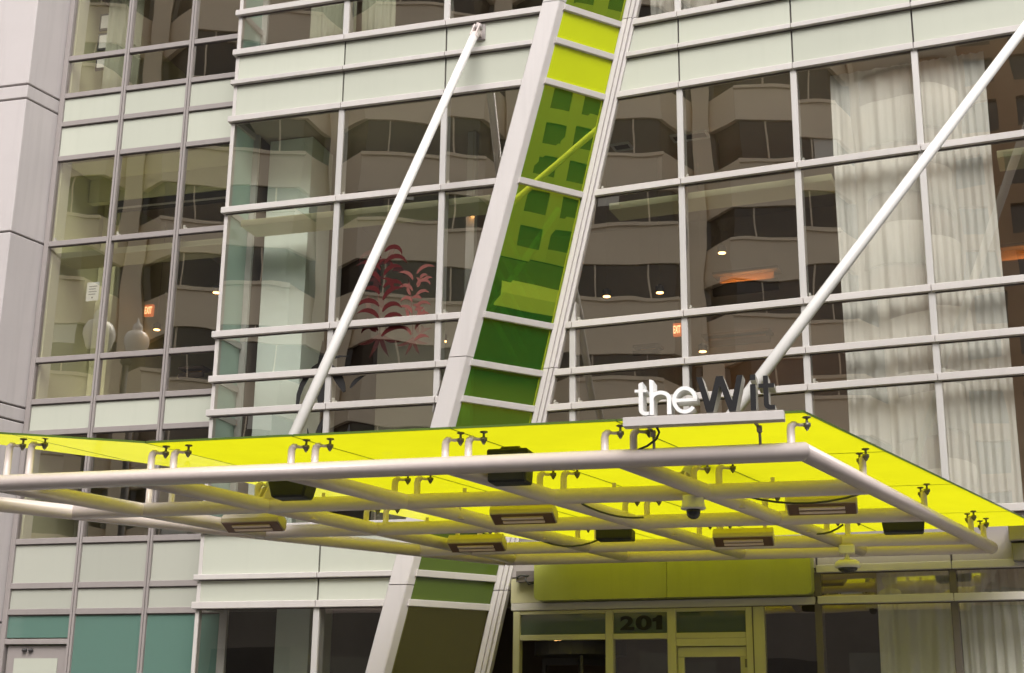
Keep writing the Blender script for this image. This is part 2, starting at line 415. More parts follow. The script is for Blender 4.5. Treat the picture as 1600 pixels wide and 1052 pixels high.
for za, zb in ((3.68, 4.33), (10.88, 12.01)):
    prism('spandrel_backing', RW, clip(rect(-7.5, 4.2, za, zb), RE[0], RE[1], RE[2] - .03), -.12, -.05, M['gasket_shade'], HB)
# ---- recessed wall: framed grid
CC = [-3.285, -2.09, -.855, .42]
prof = lambda u: [(u - .043, -.06), (u + .043, -.06), (u + .043, .045), (u + .006, .045), (u + .006, .02), (u - .006, .02), (u - .006, .045), (u - .043, .045)]
for u in CC[1:3]: extr_z('mullion', CW, prof(u), .14, 14.4, M['frame'], HB)
wbox('mullion', CW, -3.33, -3.24, -.06, .045, .14, 14.4, M['frame'], HB, bevel=.006)
for i in range(3):
    ua, ub = CC[i] + .045, CC[i + 1] - .045
    for za, zb in ROWS:
        if za == 2.82:
            if i == 0: wbox('teal_panel', CW, ua, ub, -.02, 0, 2.87, 3.21, M['teal'], HB)
            continue
        isspan = (za, zb) in ((3.26, 3.66), (3.66, 4.35), (6.09, 6.61), (10.86, 11.50), (11.50, 12.03))
        p = rect(ua - .008, ub + .008, za + .03, zb - .03)
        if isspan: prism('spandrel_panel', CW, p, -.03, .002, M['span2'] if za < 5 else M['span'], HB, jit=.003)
        else:
            prism('window_pane', CW, p, -.02, 0, GP, HB, jit=.006)
            if za == 9.32: clip_block(CW, ua + .03, za + .05)
    if i: wbox('teal_panel', CW, ua - .008, ub + .008, -.02, 0, .2, 3.22, M['teal'], HB)
    for z in LV[1:]:
        tr = wbox('transom', CW, ua, ub, -.05, .04, z - .045, z + .045, M['frame'], HB, bevel=.005)
        wbox('gasket_shade', CW, ua, ub, -.015, .012, z - .060, z - .046, M['gasket_shade'], tr)  # same dark strip, painting the shadow line under recessed transoms
ua, ub = CC[0] + .045, CC[1] - .045
wbox('transom', CW, ua, ub, -.05, .04, 2.77, 2.85, M['frame'], HB, bevel=.005)
dr = wbox('door', CW, ua + .03, ub - .03, -.06, -.02, .16, 2.75, M['frame'], HB, label='mauve grey side door with pale glass')
wbox('door_glass', CW, ua + .17, ub - .17, -.018, -.008, .3, 2.56, M['span'], dr)
V, F = [], []
for k in range(2): lathe_geo([(.03, 0), (.045, .02), (.03, .05)], 10, CW.pt(ua + .34 + .11 * k, .0, 2.66), V, F)
mk('door_closer', V, F, M['dark'], dr)

# ---- leaning strip
def strip_pt(s, z, d=0.):
    """s 0..1 from the wide column to the slim one"""
    A = BW.pt(bay_edge(z) + .335, .0, z); Bp = RW.pt(right_edge(z) - .205, 0, z)
    e = (Bp - A); nrm = Vector((e.y, -e.x, 0)).normalized()
    return A + e * s + nrm * d
def strip_prism(name, s0, s1, z0, z1, d0, d1, mats, lean_jit=0, bevel=0):
    pts = [(s0, z0), (s1, z0), (s1, z1), (s0, z1)]
    V = [strip_pt(s, z, d0) for s, z in pts] + [strip_pt(s, z, d1) for s, z in pts]
    F = [(0, 1, 2, 3), (4, 5, 6, 7), (0, 1, 5, 4), (1, 2, 6, 5), (2, 3, 7, 6), (3, 0, 4, 7)]
    fm = [1, 0, 1, 1, 1, 1] if isinstance(mats, (list, tuple)) else None
    return mk(name, V, F, mats, HB, fm=fm, bevel=bevel)
for za, zb in ROWS:
    if za == 2.82: continue
    if za in (10.86, 11.50): strip_prism('lime_panel', .012, .988, za + .03, zb - .03, -.03, .0, M['lime'])
    elif za in (3.26, 3.66): strip_prism('green_panel', .012, .988, za + .03, zb - .03, -.03, .0, M['dgreen'])
    else: strip_prism('lime_pane', .012, .988, za + .03, zb - .03, -.02, .0, [M['ggreen'], M['glassb']])
strip_prism('lime_pane', .012, .988, .3, 3.23, -.02, 0, [M['gdark'], M['glassb']])
for z in LV[1:]: strip_prism('transom', -.01, 1.01, z - .045, z + .045, -.06, .045, M['fin'], bevel=.005)
# ---- leaning columns, in lengths with open joints
def profB(u): return [(u - .03, -.06), (u - .03, .012), (u - .005, .02), (u - .002, .075), (u + .012, .095), (u + .262, .095), (u + .28, .085), (u + .345, -.02), (u + .345, -.06)]
def profR(u): return [(u - .215, -.06), (u - .215, .035), (u - .195, .055), (u - .125, .055), (u - .12, .03), (u - .105, .03), (u - .10, .06), (u - .05, .06), (u - .045, .02), (u - .03, .02), (u - .025, .04), (u + .012, .04), (u + .012, -.06)]
ZC = [.14, 3.5, 6.69, 12.12, 14.4]
for a, b in zip(ZC[:-1], ZC[1:]):
    extr_z('leaning_column', BW, profB(bay_edge(0)), a + .006, b - .006, M['column'], HB, lean=.249)
    extr_z('slim_leaning_column', RW, profR(right_edge(0)), a + .006, b - .006, M['column'], HB, lean=.232)

# ---- entrance below the canopy
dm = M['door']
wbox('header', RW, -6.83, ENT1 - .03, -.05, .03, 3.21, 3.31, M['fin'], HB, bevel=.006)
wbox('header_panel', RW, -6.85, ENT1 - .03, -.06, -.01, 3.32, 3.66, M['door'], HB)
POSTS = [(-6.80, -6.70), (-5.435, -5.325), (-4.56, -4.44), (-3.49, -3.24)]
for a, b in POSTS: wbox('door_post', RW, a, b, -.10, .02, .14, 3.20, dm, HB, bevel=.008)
wbox('door_post', RW, -3.40, -3.385, .021, .028, .14, 3.20, M['gasket_shade'], HB)
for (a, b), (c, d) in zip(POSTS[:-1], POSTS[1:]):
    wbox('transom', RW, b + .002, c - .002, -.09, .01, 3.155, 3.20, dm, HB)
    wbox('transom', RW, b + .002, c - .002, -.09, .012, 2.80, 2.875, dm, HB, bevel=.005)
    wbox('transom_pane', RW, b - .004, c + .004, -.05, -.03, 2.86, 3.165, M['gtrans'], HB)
wbox('window_pane', RW, -5.33, -4.555, -.05, -.03, .2, 2.81, GP, HB)
# revolving door drum, dark, behind the left opening
DR = thing('revolving_door', 'dark revolving door behind the left entrance opening', 'door', RW.pt(-6.07, -.75, .14))
V, F = [], []
cx, cy, _ = RW.pt(-6.07, -.75, 0)
lathe_geo([(.66, 2.62), (.66, 2.80), (.2, 2.81)], 24, (cx, cy, 0), V, F); mk('drum_head', V, F, M['dark'], DR)
for k in range(3):
    a = .5 + k * 2.094; D = Vector((math.cos(a), math.sin(a), 0)); Nn = Vector((-D.y, D.x, 0)) * .02
    for r0, r1, z0, z1, nm in ((.03, .62, 2.5, 2.6, 'wing_rail'), (.03, .62, .16, .34, 'wing_rail'), (.56, .62, .34, 2.5, 'wing_stile')):
        V = []
        for z in (z0, z1):
            for r, sg in ((r0, -1), (r1, -1), (r1, 1), (r0, 1)):
                q = Vector((cx, cy, z)) + D * r + Nn * sg; V.append(q)
        mk(nm, V, [(0, 1, 2, 3), (4, 5, 6, 7), (0, 1, 5, 4), (1, 2, 6, 5), (2, 3, 7, 6), (3, 0, 4, 7)], M['dark'], DR)
tube('door_shaft', [(cx, cy, .16), (cx, cy, 2.62)], .03, M['steel'], DR, 10)
# swing door
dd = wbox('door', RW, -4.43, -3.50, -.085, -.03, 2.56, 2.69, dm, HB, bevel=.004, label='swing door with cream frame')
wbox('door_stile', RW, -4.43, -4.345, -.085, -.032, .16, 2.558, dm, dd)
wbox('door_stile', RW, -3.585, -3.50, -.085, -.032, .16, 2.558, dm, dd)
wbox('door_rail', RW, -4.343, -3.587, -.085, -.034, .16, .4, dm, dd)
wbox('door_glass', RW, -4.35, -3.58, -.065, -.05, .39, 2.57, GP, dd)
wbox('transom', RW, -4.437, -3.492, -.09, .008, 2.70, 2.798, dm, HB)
wbox('hinge', RW, -3.515, -3.485, -.03, .022, 2.42, 2.53, M['darksteel'], dd)
wbox('window_pane', RW, -3.235, -2.58, -.03, -.01, .2, 3.2, GP, HB)
# house number on the middle transom pane
def text_mesh(body, size, ext, off=0.):
    cu = bpy.data.curves.new('lettering', 'FONT'); cu.body = body; cu.size = size; cu.extrude = ext; cu.offset = off
    o = bpy.data.objects.new('lettering', cu); COL.objects.link(o)
    me = bpy.data.meshes.new_from_object(o); bpy.data.objects.remove(o); return me
def put_text(name, body, W, u0, u1, z0, z1, d, mat, parent, off=0., ext=.004):
    for k, ch in enumerate(body):
        pass
    me = text_mesh(body, 1., ext, off)
    xs = [v.co.x for v in me.vertices]; ys = [v.co.y for v in me.vertices]
    x0, x1, y0, y1 = min(xs), max(xs), min(ys), max(ys)
    for v in me.vertices:
        uu = u0 + (v.co.x - x0) / (x1 - x0) * (u1 - u0); zz = z0 + (v.co.y - y0) / (y1 - y0) * (z1 - z0)
        v.co = W.pt(uu, d + v.co.z, zz)
    me.materials.clear(); me.materials.append(mat)
    return link(name, me, parent)
wu = [-5.236, -5.02, -4.79, -4.63]
put_text('house_number_digit', '2', RW, -5.232, -5.035, 2.925, 3.112, -.022, M['black'], HB, .035)
put_text('house_number_digit', '0', RW, -5.012, -4.785, 2.920, 3.116, -.022, M['black'], HB, .035)
prism('house_number_digit', RW, [(-4.722, 2.925), (-4.640, 2.925), (-4.640, 3.114), (-4.700, 3.114), (-4.730, 3.085), (-4.772, 3.075), (-4.772, 3.03), (-4.722, 3.035)], -.026, -.018, M['black'], HB)
# lime fascia box over the doors
FB = thing('fascia_box', 'lime green box fascia with rounded corners above the 201 doors', 'fascia', RW.pt(-4.48, .1, 3.33))
def rpoly(u0, u1, z0, z1, rl, rr):
    p = []
    for (cu, cz, r, a0) in ((u0 + rl, z0 + rl, rl, 180), (u1 - rr, z0 + rr, rr, 270)):
        for k in range(5): a = R_(a0 + k * 22.5); p.append((cu + r * math.cos(a), cz + r * math.sin(a)))
    return p + [(u1, z1), (u0, z1)]
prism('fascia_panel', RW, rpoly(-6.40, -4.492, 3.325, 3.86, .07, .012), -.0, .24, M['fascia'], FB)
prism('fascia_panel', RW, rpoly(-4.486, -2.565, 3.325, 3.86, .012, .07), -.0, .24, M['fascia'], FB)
# junction box and cables left of the fascia
JB = thing('cable_box', 'small dark cable box tucked between slim leaning column and lime fascia', 'box', RW.pt(-6.62, .1, 3.6))
wbox('housing', RW, -6.72, -6.45, .0, .12, 3.60, 3.75, M['gasket_shade'], JB)
tube('cable', [RW.pt(-6.58, .08, 3.72), RW.pt(-6.56, .16, 3.62), RW.pt(-6.52, .14, 3.56), RW.pt(-6.47, .08, 3.58)], .012, M['cable'], JB, 8)
tube('cable', [RW.pt(-6.68, .08, 3.62), RW.pt(-6.70, .14, 3.66), RW.pt(-6.63, .16, 3.69), RW.pt(-6.5, .1, 3.68)], .012, M['cable'], JB, 8)

# ---- interior: slabs, ceilings, back walls
def foot(z, ins, depth):
    P = [CW.pt(-3.25, -ins, z), CW.pt(.42, -ins, z), BW.pt(-5.0, -ins - .05, z), BW.pt(bay_edge(z) - .02, -ins, z), strip_pt(0, z, -ins), strip_pt(1, z, -ins), RW.pt(right_edge(z) + .03, -ins, z), RW.pt(6.5, -ins, z)]
    bk = [RW.pt(6.5, -depth, z), BW.pt(0, -depth - 1, z), CW.pt(-3.25, -depth, z)]
    return P + bk
def slab(name, z0, z1, mat, ins=.19, depth=7):
    P = foot(z0, ins, depth); Q = [Vector((p.x, p.y, z1)) for p in P]; n = len(P)
    return mk(name, P + Q, [tuple(range(n)), tuple(range(n, 2 * n))] + [(i, (i + 1) % n, n + (i + 1) % n, n + i) for i in range(n)], mat, HB)
slab('ceiling', 10.90, 10.98, M['ceil']); slab('floor_slab', 10.99, 11.95, M['intbrown'])
slab('ceiling', 3.72, 3.78, M['ceil']); slab('floor_slab', 3.79, 4.30, M['floor'])
slab('ceiling', 14.30, 14.42, M['ceil'])
slab('floor_slab', .02, .15, M['floor'])
def bwall(name, A, B_, z0, z1, mat, th=.15):
    A = Vector((A.x, A.y, 0)); B_ = Vector((B_.x, B_.y, 0)); e = (B_ - A).normalized(); nn = Vector((-e.y, e.x, 0)) * th
    V = [A, B_, B_ + nn, A + nn]; V = [v + Vector((0, 0, z0)) for v in V] + [v + Vector((0, 0, z1)) for v in V]
    return mk(name, V, [(0, 1, 2, 3), (4, 5, 6, 7), (0, 1, 5, 4), (1, 2, 6, 5), (2, 3, 7, 6), (3, 0, 4, 7)], mat, HB)
for z0, z1, dep, mt in ((.16, 3.70, 5.5, 'intdark'), (4.31, 10.89, 6.0, 'intbrown'), (11.96, 14.29, 4.5, 'intdark')):
    bwall('interior_wall', CW.pt(-3.25, -dep, 0), BW.pt(0, -dep - .6, 0), z0, z1, M[mt])
    bwall('interior_wall', BW.pt(0, -dep - .6, 0), RW.pt(6.45, -dep, 0), z0, z1, M[mt])
    bwall('interior_wall', CW.pt(-3.23, -.1, 0), CW.pt(-3.23, -dep, 0), z0, z1, M['intwall'])
    bwall('interior_wall', RW.pt(6.3, -.2, 0), RW.pt(6.3, -dep, 0), z0, z1, M[mt])
# recess: floor of the upper room, pale jamb, soffit and dark doorway frame
def cbox(name, u0, u1, d0, d1, z0, z1, mat): return wbox(name, CW, u0, u1, d0, d1, z0, z1, M[mat], HB)
cbox('floor_slab', -3.2, .35, -5.5, -.12, 6.12, 6.58, 'intbrown')
bwall('interior_wall', CW.pt(.50, -.1, 0), CW.pt(.50, -5.6, 0), 4.31, 10.89, M['intdark'], .1)
cbox('interior_wall', -3.2, -2.86, -1.55, -1.4, 6.6, 10.88, 'intwall')
cbox('lintel', -3.2, .4, -1.05, -.9, 10.40, 10.83, 'intwall')
cbox('soffit', -3.2, .4, -1.05, -.16, 10.835, 10.89, 'intwall')
cbox('lintel_rail', -2.75, .4, -1.04, -.92, 10.22, 10.395, 'dark')
cbox('curtain_track', -2.7, .4, -.915, -.895, 10.235, 10.265, 'fin')
cbox('interior_wall', -2.3, .4, -5.3, -5.1, 6.6, 10.88, 'intdark')
cbox('soffit', -3.2, .4, -.75, -.16, 9.12, 9.22, 'intwall')
wbox('soffit', BW, -5.0, -.9, -.70, -.18, 9.12, 9.22, M['intwall'], HB)
wbox('soffit', RW, -5.4, -2.1, -.70, -.18, 9.12, 9.22, M['intwall'], HB)
wbox('soffit', RW, .12, 4.2, -.70, -.18, 9.12, 9.22, M['intwall'], HB)
# bay: tall pale interior column next to the return, pale soffit
wbox('interior_column', BW, -4.98, -4.22, -1.75, -.95, 4.32, 10.88, M['intwhite'], HB)
wbox('interior_partition', BW, -3.97, -2.4, -3.6, -3.4, 4.32, 10.88, M['inttan'], HB)
wbox('interior_column', BW, -1.72, -1.58, -1.6, -1.46, 4.32, 10.88, M['mull'], HB)
wbox('interior_column', BW, -4.5, -3.95, -2.0, -1.2, .16, 3.70, M['intwhite'], HB)
# added tubes behind the strip, standing in for rods mirrored in its glass
tube('mirrored_tube', [strip_pt(.05, 6.9, -.5), strip_pt(.95, 9.3, -.6)], .05, M['rod'], HB, 12)
for k in range(5): tube('mirrored_tube', [strip_pt(.08, 8.9 - .28 * k, -.5), strip_pt(.95, 7.9 - .28 * k, -.6)], .045, M['fin'], HB, 10)
# storeys above the frame
P = foot(14.43, .0, 7); Q = [Vector((p.x, p.y, 34)) for p in P]; n = len(P)
mk('upper_storeys', P + Q, [tuple(range(n)), tuple(range(n, 2 * n))] + [(i, (i + 1) % n, n + (i + 1) % n, n + i) for i in range(n)], M['span'], HB)

# ------------------------------------------------------------------ stone pillar
PA = CW.pt(-3.345, .0, 0); a64 = R_(62); dch = Vector((math.cos(a64), math.sin(a64), 0))
PE = PA - dch * .735; PL = PE - Vector((math.cos(R_(-15)), math.sin(R_(-15)), 0)) * 3.2
PS = thing('stone_pillar', 'mauve precast concrete pillar with chamfered corner at the left edge', 'pillar', (PE.x, PE.y, .14))
back = [PL + Vector((.9, 3, 0)), PA + Vector((.55, 2.2, 0))]
JZ = [.14, 3.1, 6.27, 6.51, 9.33, 11.71, 11.97, 15.5, 18]
nfront = Vector((math.sin(R_(-15)), -math.cos(R_(-15)), 0)); nch = Vector((math.sin(a64), -math.cos(a64), 0))
for a, b in zip(JZ[:-1], JZ[1:]):
    pts = [PL, PE, PA] + back[::-1]
    V = [p + Vector((0, 0, a + .014)) for p in pts] + [p + Vector((0, 0, b - .014)) for p in pts]; n = 5
    mk('stone_panel', V, [tuple(range(n)), tuple(range(n, 2 * n))] + [(i, (i + 1) % n, n + (i + 1) % n, n + i) for i in range(n)], M['precast'], PS, bevel=.012)
core = [PL + (back[0] - PL) * .02, PE + Vector((-.05, .06, 0)), PA + Vector((-.04, .03, 0))] + back[::-1]
V = [p + Vector((0, 0, .14)) for p in core] + [p + Vector((0, 0, 18)) for p in core]
mk('joint_core', V, [tuple(range(5)), tuple(range(5, 10))] + [(i, (i + 1) % 5, 5 + (i + 1) % 5, 5 + i) for i in range(5)], M['gasket_shade'], PS)

# ------------------------------------------------------------------ canopy
Z0 = 3.788; A1 = R_(15.8); A2 = R_(59)
O2 = Vector((2.36, 11.0, 0)); e1 = Vector((-math.cos(A1), math.sin(A1), 0)); e2 = Vector((math.cos(A2), math.sin(A2), 0))
def G(t, s, dz=0.): return O2 + e1 * t + e2 * s + Vector((0, 0, Z0 + dz))
CN = thing('entrance_canopy', 'yellow glass canopy on a silver tube grid over the entrance', 'canopy', (0, 14, Z0))
mit = (e1 + e2).normalized().cross(Vector((0, 0, 1)))
mit = (e2 - e1).normalized()
tube('front_tube', [G(0, 0), G(10.5, 0)], .078, M['tube'], CN, 28, na=mit)
SR = 6.72
tube('side_tube', [G(0, 0), G(0, SR)], .076, M['tube'], CN, 28, na=mit)
b0a, b0b = G(8.95, .25), G(6.25, 6.9)
def b0_t(s): return 8.6 + (s - 1.18) / (6.92 - 1.18) * (6.25 - 8.6)
for s in (1.85, 3.73, 5.75):
    tube('purlin', [G(.03, s), G(b0_t(s), s)], .075, M['tube'], CN, 22)
tube('rear_tube', [G(-.02, SR - .07), G(6.2, 6.95)], .079, M['tube'], CN, 22)
tube('diagonal_tube', [G(b0_t(-.9), -.9), G(b0_t(6.95), 6.95)], .079, M['tube'], CN, 22)
for k in range(1, 6):
    t = 1.51 * k; send = 6.75
    tube('beam', [G(t, .03), G(t, send if k < 5 else 4.9)] if k < 5 else [G(t, .03), G(7.42, 3.75)], .074, M['tube'], CN, 22)
for s in (1.85,):
    for t in (6.04, 1.72):        # lug plates that take the hanger rods
        for sg in (-1, 1):
            V = []
            for q in (-.008, .008):
                for a, z in ((-.13, .05), (.13, .05), (.05, .19), (-.05, .19)):
                    V.append(G(t + sg * .03 + q, s + a, z))
            mk('lug_plate', V, [(0, 1, 2, 3), (4, 5, 6, 7), (0, 1, 5, 4), (1, 2, 6, 5), (2, 3, 7, 6), (3, 0, 4, 7)], M['tube'], CN)
# end plate on the wall
V, F = [], []
pe = G(0, SR)
wbox('end_plate', RW, -.10, .14, .0, .22, Z0 - .12, Z0 + .10, M['darksteel'], CN, bevel=.01)
wbox('wall_bracket', RW, -.12, .9, .0, .26, Z0 + .12, Z0 + .33, M['frame'], CN, bevel=.01)
V, F = [], []
# glass panels, one by one
TJ = [None, 1.48, 2.93, 4.42, 5.88]; SJ = [-.11, 1.75, 3.72, 5.80, 6.72]
def redge(s): return -.062 - .061 * (s + .1)
def gpanel(poly, mat, g=.006):
    c = Vector((sum(p[0] for p in poly) / len(poly), sum(p[1] for p in poly) / len(poly)))
    n = len(poly); top, bot = [], []
    for t, s in poly:
        t2 = t + (-g if t > c.x else g); s2 = s + (-g if s > c.y else g)
        dz = .30 + (max(0, t - 5.88) * .10)
        bot.append(G(t2, s2, dz)); top.append(G(t2, s2, dz + .019))
    V = bot + top
    F = [tuple(range(n)), tuple(range(n, 2 * n))] + [(i, (i + 1) % n, n + (i + 1) % n, n + i) for i in range(n)]
    return mk('glass_panel', V, F, [mat, M['ytop'], M['yedge']], CN, fm=[0, 1] + [2] * n)
for i in range(4):
    for j in range(4):
        s0, s1 = SJ[j], SJ[j + 1]; t1 = TJ[i + 1]
        ra = rb = s1
        if j == 3: ra, rb = 7.03 + .145 * (TJ[i] or 0), 7.03 + .145 * t1
        if i == 0: poly = [(redge(s0), s0), (t1, s0), (t1, rb), (redge(ra), ra)]
        else: poly = [(TJ[i], s0), (t1, s0), (t1, rb), (TJ[i], ra)]
        gpanel(poly, M['yellow'])
gpanel([(5.88, -.11), (7.30, -.11), (7.30, 1.45), (6.95, 1.75), (5.88, 1.75)], M['yellow2'])
gpanel([(5.88, 1.75), (6.95, 1.75), (6.95, 3.72), (5.88, 3.72)], M['yellow2'])  # panels widened from here on, added glass that tints the diagonal tube yellow
gpanel([(5.88, 3.72), (7.25, 3.72), (6.65, 5.80), (5.88, 5.80)], M['yellow2'])
gpanel([(5.88, 5.80), (6.65, 5.80), (6.50, 7.2), (5.88, 7.7)], M['yellow2'])
gpanel([(7.30, -.11), (8.9, -.11), (8.9, .25), (7.30, 1.45)], M['yellow2'])
# standoffs
def clamp_mesh(V, F):
    mc = bpy.data.meshes.new('glass_clamp'); mc.from_pydata([tuple(v) for v in V], [], F); mc.materials.append(M['darksteel'])
    for p in mc.polygons: p.use_smooth = len(p.vertices) == 4
    return mc
def standoff_mesh(h, two=False):
    V, F = [], []
    r = .033
    path = [(0, 0, 0), (0, 0, h - .05), (.006, 0, h - .022), (.024, 0, h - .006), (.05, 0, h)]
    tube_geo(path[:4] if two else path, [r, r, r, r * .9, r * .55][:4 if two else 5], 12, V=V, F=F)
    heads = [(.13, .02)] if not two else [(.085, .05), (-.09, -.06)]
    for hx, hy in heads:
        tube_geo([(.03 if not two else 0, 0, h - .004), (hx * .6, hy * .6, h - .012), (hx, hy, h - .006)], .014, 8, V=V, F=F)
    me = bpy.data.meshes.new('standoff'); me.from_pydata([tuple(v) for v in V], [], F); me.materials.append(M['tube'])
    for p in me.polygons: p.use_smooth = len(p.vertices) == 4
    mcs = []
    for hx, hy in heads:
        V, F = [], []
        lathe_geo([(.006, -.055), (.02, -.035), (.02, -.028), (.031, -.018), (.031, .008), (.012, .012), (.010, .045), (.034, .052), (.034, .062)], 12, (hx, hy, h - .006), V, F)
        mcs.append(clamp_mesh(V, F))
    return me, mcs
SM = {0: standoff_mesh(.235), 1: standoff_mesh(.37), 2: standoff_mesh(.235, True)}
def standoff(kind, t, s, rot=-15.8):
    q = Matrix.Translation(G(t, s, 0)) @ Matrix.Rotation(R_(rot), 4, 'Z')
    o = link('standoff', SM[kind][0], CN); o.matrix_parent_inverse = Matrix.Translation(CN.location).inverted(); o.matrix_basis = q
    for mc in SM[kind][1]: link('glass_clamp', mc, o)
for t in (5.89, 5.66, 4.49, 4.26, 3.04, 2.83, 1.63, 1.385, .09): standoff(0, t, 0)
for t in (7.42, 7.18): standoff(1, t, 0)
for s in (1.85, 3.73, 5.75):
    for k in range(1, 5):
        for q in (.12, -.12):
            if k == 4 and s > 5 and q > 0: continue
            standoff(0, 1.51 * k + q, s)
    if s < 2: standoff(1, 7.42, s), standoff(1, 7.15, s)
for s in (1.62, 3.70, 5.72, 6.35): standoff(2, 0, s, 59)
for k in range(1, 5):                 # small fixing tabs on the purlins
    for s in (1.85, 3.73):
        t = 1.51 * k - .62
        p = G(t, s, .06); V, F = [], []
        box_geo(-.018, .018, -.006, .006, 0, .055, V, F)
        V = [Matrix.Rotation(-A1, 3, 'Z') @ v + p for v in V]
        mk('fixing_tab', V, F, M['tube'], CN)

# ------------------------------------------------------------------ hanger rods
def hanger(label, top, nrm, bot):
    r = thing('hanger_rod', label, 'rod', top, 'canopy hanger rods')
    ax = (Vector(bot) - Vector(top)).normalized()
    pin = Vector(top) + nrm * .17
    ax = (Vector(bot) - pin).normalized(); side = ax.cross(nrm).normalized()
    # wall plate and lug
    def slabgeo(c, x, y, z, hx, hy, hz, nm, mat):
        V = [c + x * (i * hx) + y * (j * hy) + z * (k * hz) for k in (-1, 1) for i, j in ((-1, -1), (1, -1), (1, 1), (-1, 1))]
        return mk(nm, V, [(0, 1, 2, 3), (4, 5, 6, 7), (0, 1, 5, 4), (1, 2, 6, 5), (2, 3, 7, 6), (3, 0, 4, 7)], mat, r, bevel=.006)
    up = Vector((0, 0, 1)); hz = nrm.cross(up).normalized()
    slabgeo(Vector(top) + nrm * .012, hz, up, nrm, .075, .13, .012, 'wall_plate', M['frame'])
    slabgeo(Vector(top) + nrm * .10, hz, up, nrm, .018, .085, .085, 'wall_lug', M['tube'])
    tube('pin', [pin - hz * .075, pin + hz * .075], .05, M['frame'], r, 16)
    for sg in (-1, 1): slabgeo(pin + ax * .11 + hz * (sg * .04), hz, ax.cross(hz).normalized(), ax, .012, .055, .15, 'clevis_cheek', M['tube'])
    tube('clevis_socket', [pin + ax * .20, pin + ax * .27, pin + ax * .32], [.06, .068, .058], M['tube'], r, 16)
    tube('rod', [pin + ax * .30, Vector(bot) - ax * .03], .062, M['rod'], r, 20)
    return r
n1 = BW.n.copy(); n2 = RW.n.copy()
hanger('white hanger rod fixed to the wall panel left of the leaning lime strip', BW.pt(-1.03, .005, 11.80), n1, G(6.04, 1.85, .14))
hanger('long white hanger rod crossing the right windows behind the rooftop sign', RW.pt(1.42, .005, 11.75), n2, G(1.72, 1.85, .14))

# ------------------------------------------------------------------ sign on the front tube
CF = Wall((2.36, 11.0), -A1)
SG = thing('letter_sign', 'raised white and black letters standing on a bar above the canopy front', 'sign', CF.pt(-.8, 0, Z0 + .08))
SK = (11.22 - .225) / 11.22                # the sign stands .225 m in front of the tube's axis
def su(u): return .72 + SK * (u - .72)
def sz(z): return 1.6 + SK * (Z0 + z - 1.6)
wbox('sign_bar', CF, su(-1.475), su(-.137), .112, .225, sz(.274), sz(.353), M['fin'], SG, bevel=.003)
def letter(name, polys, front, sidem, d1=.222, depth=.185):
    V, F, fm = [], [], []
    for poly, dd in polys:
        n = len(poly); b = len(V)
        V += [CF.pt(su(u), d1 - depth + dd, sz(z)) for u, z in poly] + [CF.pt(su(u), d1 - dd, sz(z)) for u, z in poly]
        F += [tuple(range(b, b + n)), tuple(range(b + n, b + 2 * n))] + [(b + i, b + (i + 1) % n, b + n + (i + 1) % n, b + n + i) for i in range(n)]
        fm += [1, 0] + [1] * n
    return mk(name, V, F, [front, sidem], SG, fm=fm)
def arc(cx, cz, a, b, t0, t1, n=18): return [(cx + a * math.cos(R_(t0 + (t1 - t0) * k / n)), cz + b * math.sin(R_(t0 + (t1 - t0) * k / n))) for k in range(n + 1)]
B = .362
t1 = [(-1.302, .652), (-1.338, .637), (-1.338, .588), (-1.372, .588), (-1.372, .562), (-1.338, .562)] + arc(-1.285, .42, .053, B + .0 - .42 + .0 and .058, 180, 265, 8)[0:] + [(-1.252, B), (-1.252, .393)] + arc(-1.282, .418, .020, .025, 270, 180, 6) + [(-1.302, .562), (-1.268, .562), (-1.268, .588), (-1.302, .588)]
letter('letter_t', [(t1, 0)], M['white'], M['white'])
h1 = [(-1.245, B), (-1.245, .670), (-1.211, .660)] + arc(-1.154, .50, .091, .068, 128.8, 0, 14) + [(-1.063, B), (-1.098, B)] + arc(-1.154, .50, .056, .036, 0, 180, 12) + [(-1.211, B)]
letter('letter_h', [(h1, 0)], M['white'], M['white'])
ring = arc(-.949, .479, .105, .117, 0, 322, 40) + arc(-.949, .479, .072, .085, 322, 0, 40)
bar = [(-1.026, .466), (-.846, .466), (-.846, .492), (-1.026, .492)]
letter('letter_e', [(ring, 0), (bar, .003)], M['white'], M['white'])
W1 = [(-.848, .667), (-.800, .667), (-.741, .455), (-.683, .667), (-.626, .667), (-.556, .455), (-.511, .667), (-.462, .667), (-.527, B), (-.582, B), (-.655, .59), (-.713, B), (-.770, B)]
letter('letter_w', [(W1, 0)], M['black'], M['lside'])
letter('letter_i', [([(-.405, B), (-.359, B), (-.359, .583), (-.405, .583)], 0), ([(-.404, .617), (-.358, .617), (-.358, .665), (-.404, .665)], 0)], M['black'], M['lside'])
t2 = [(-.297, .650), (-.297, .583), (-.336, .583), (-.336, .546), (-.297, .546)] + arc(-.247, .412, .050, .050, 180, 268, 8) + [(-.207, B), (-.207, .400)] + arc(-.240, .416, .016, .016, 270, 180, 5) + [(-.256, .546), (-.208, .546), (-.208, .583), (-.256, .583), (-.256, .650)]
letter('letter_t', [(t2, 0)], M['black'], M['lside'])
for u in (-1.206, -.334):
    tube('sign_post', [CF.pt(u, .03, Z0 + .06), CF.pt(u, .06, Z0 + .18)], .012, M['steel'], SG, 10)
    wbox('sign_clamp', CF, u - .022, u + .022, .045, .085, Z0 + .16, Z0 + .215, M['steel'], SG, bevel=.006)
    tube('sign_clamp', [CF.pt(u - .005, .07, Z0 + .205), CF.pt(u - .026, .13, Z0 + .228), CF.pt(u - .03, .16, Z0 + .240)], .014, M['steel'], SG, 8)
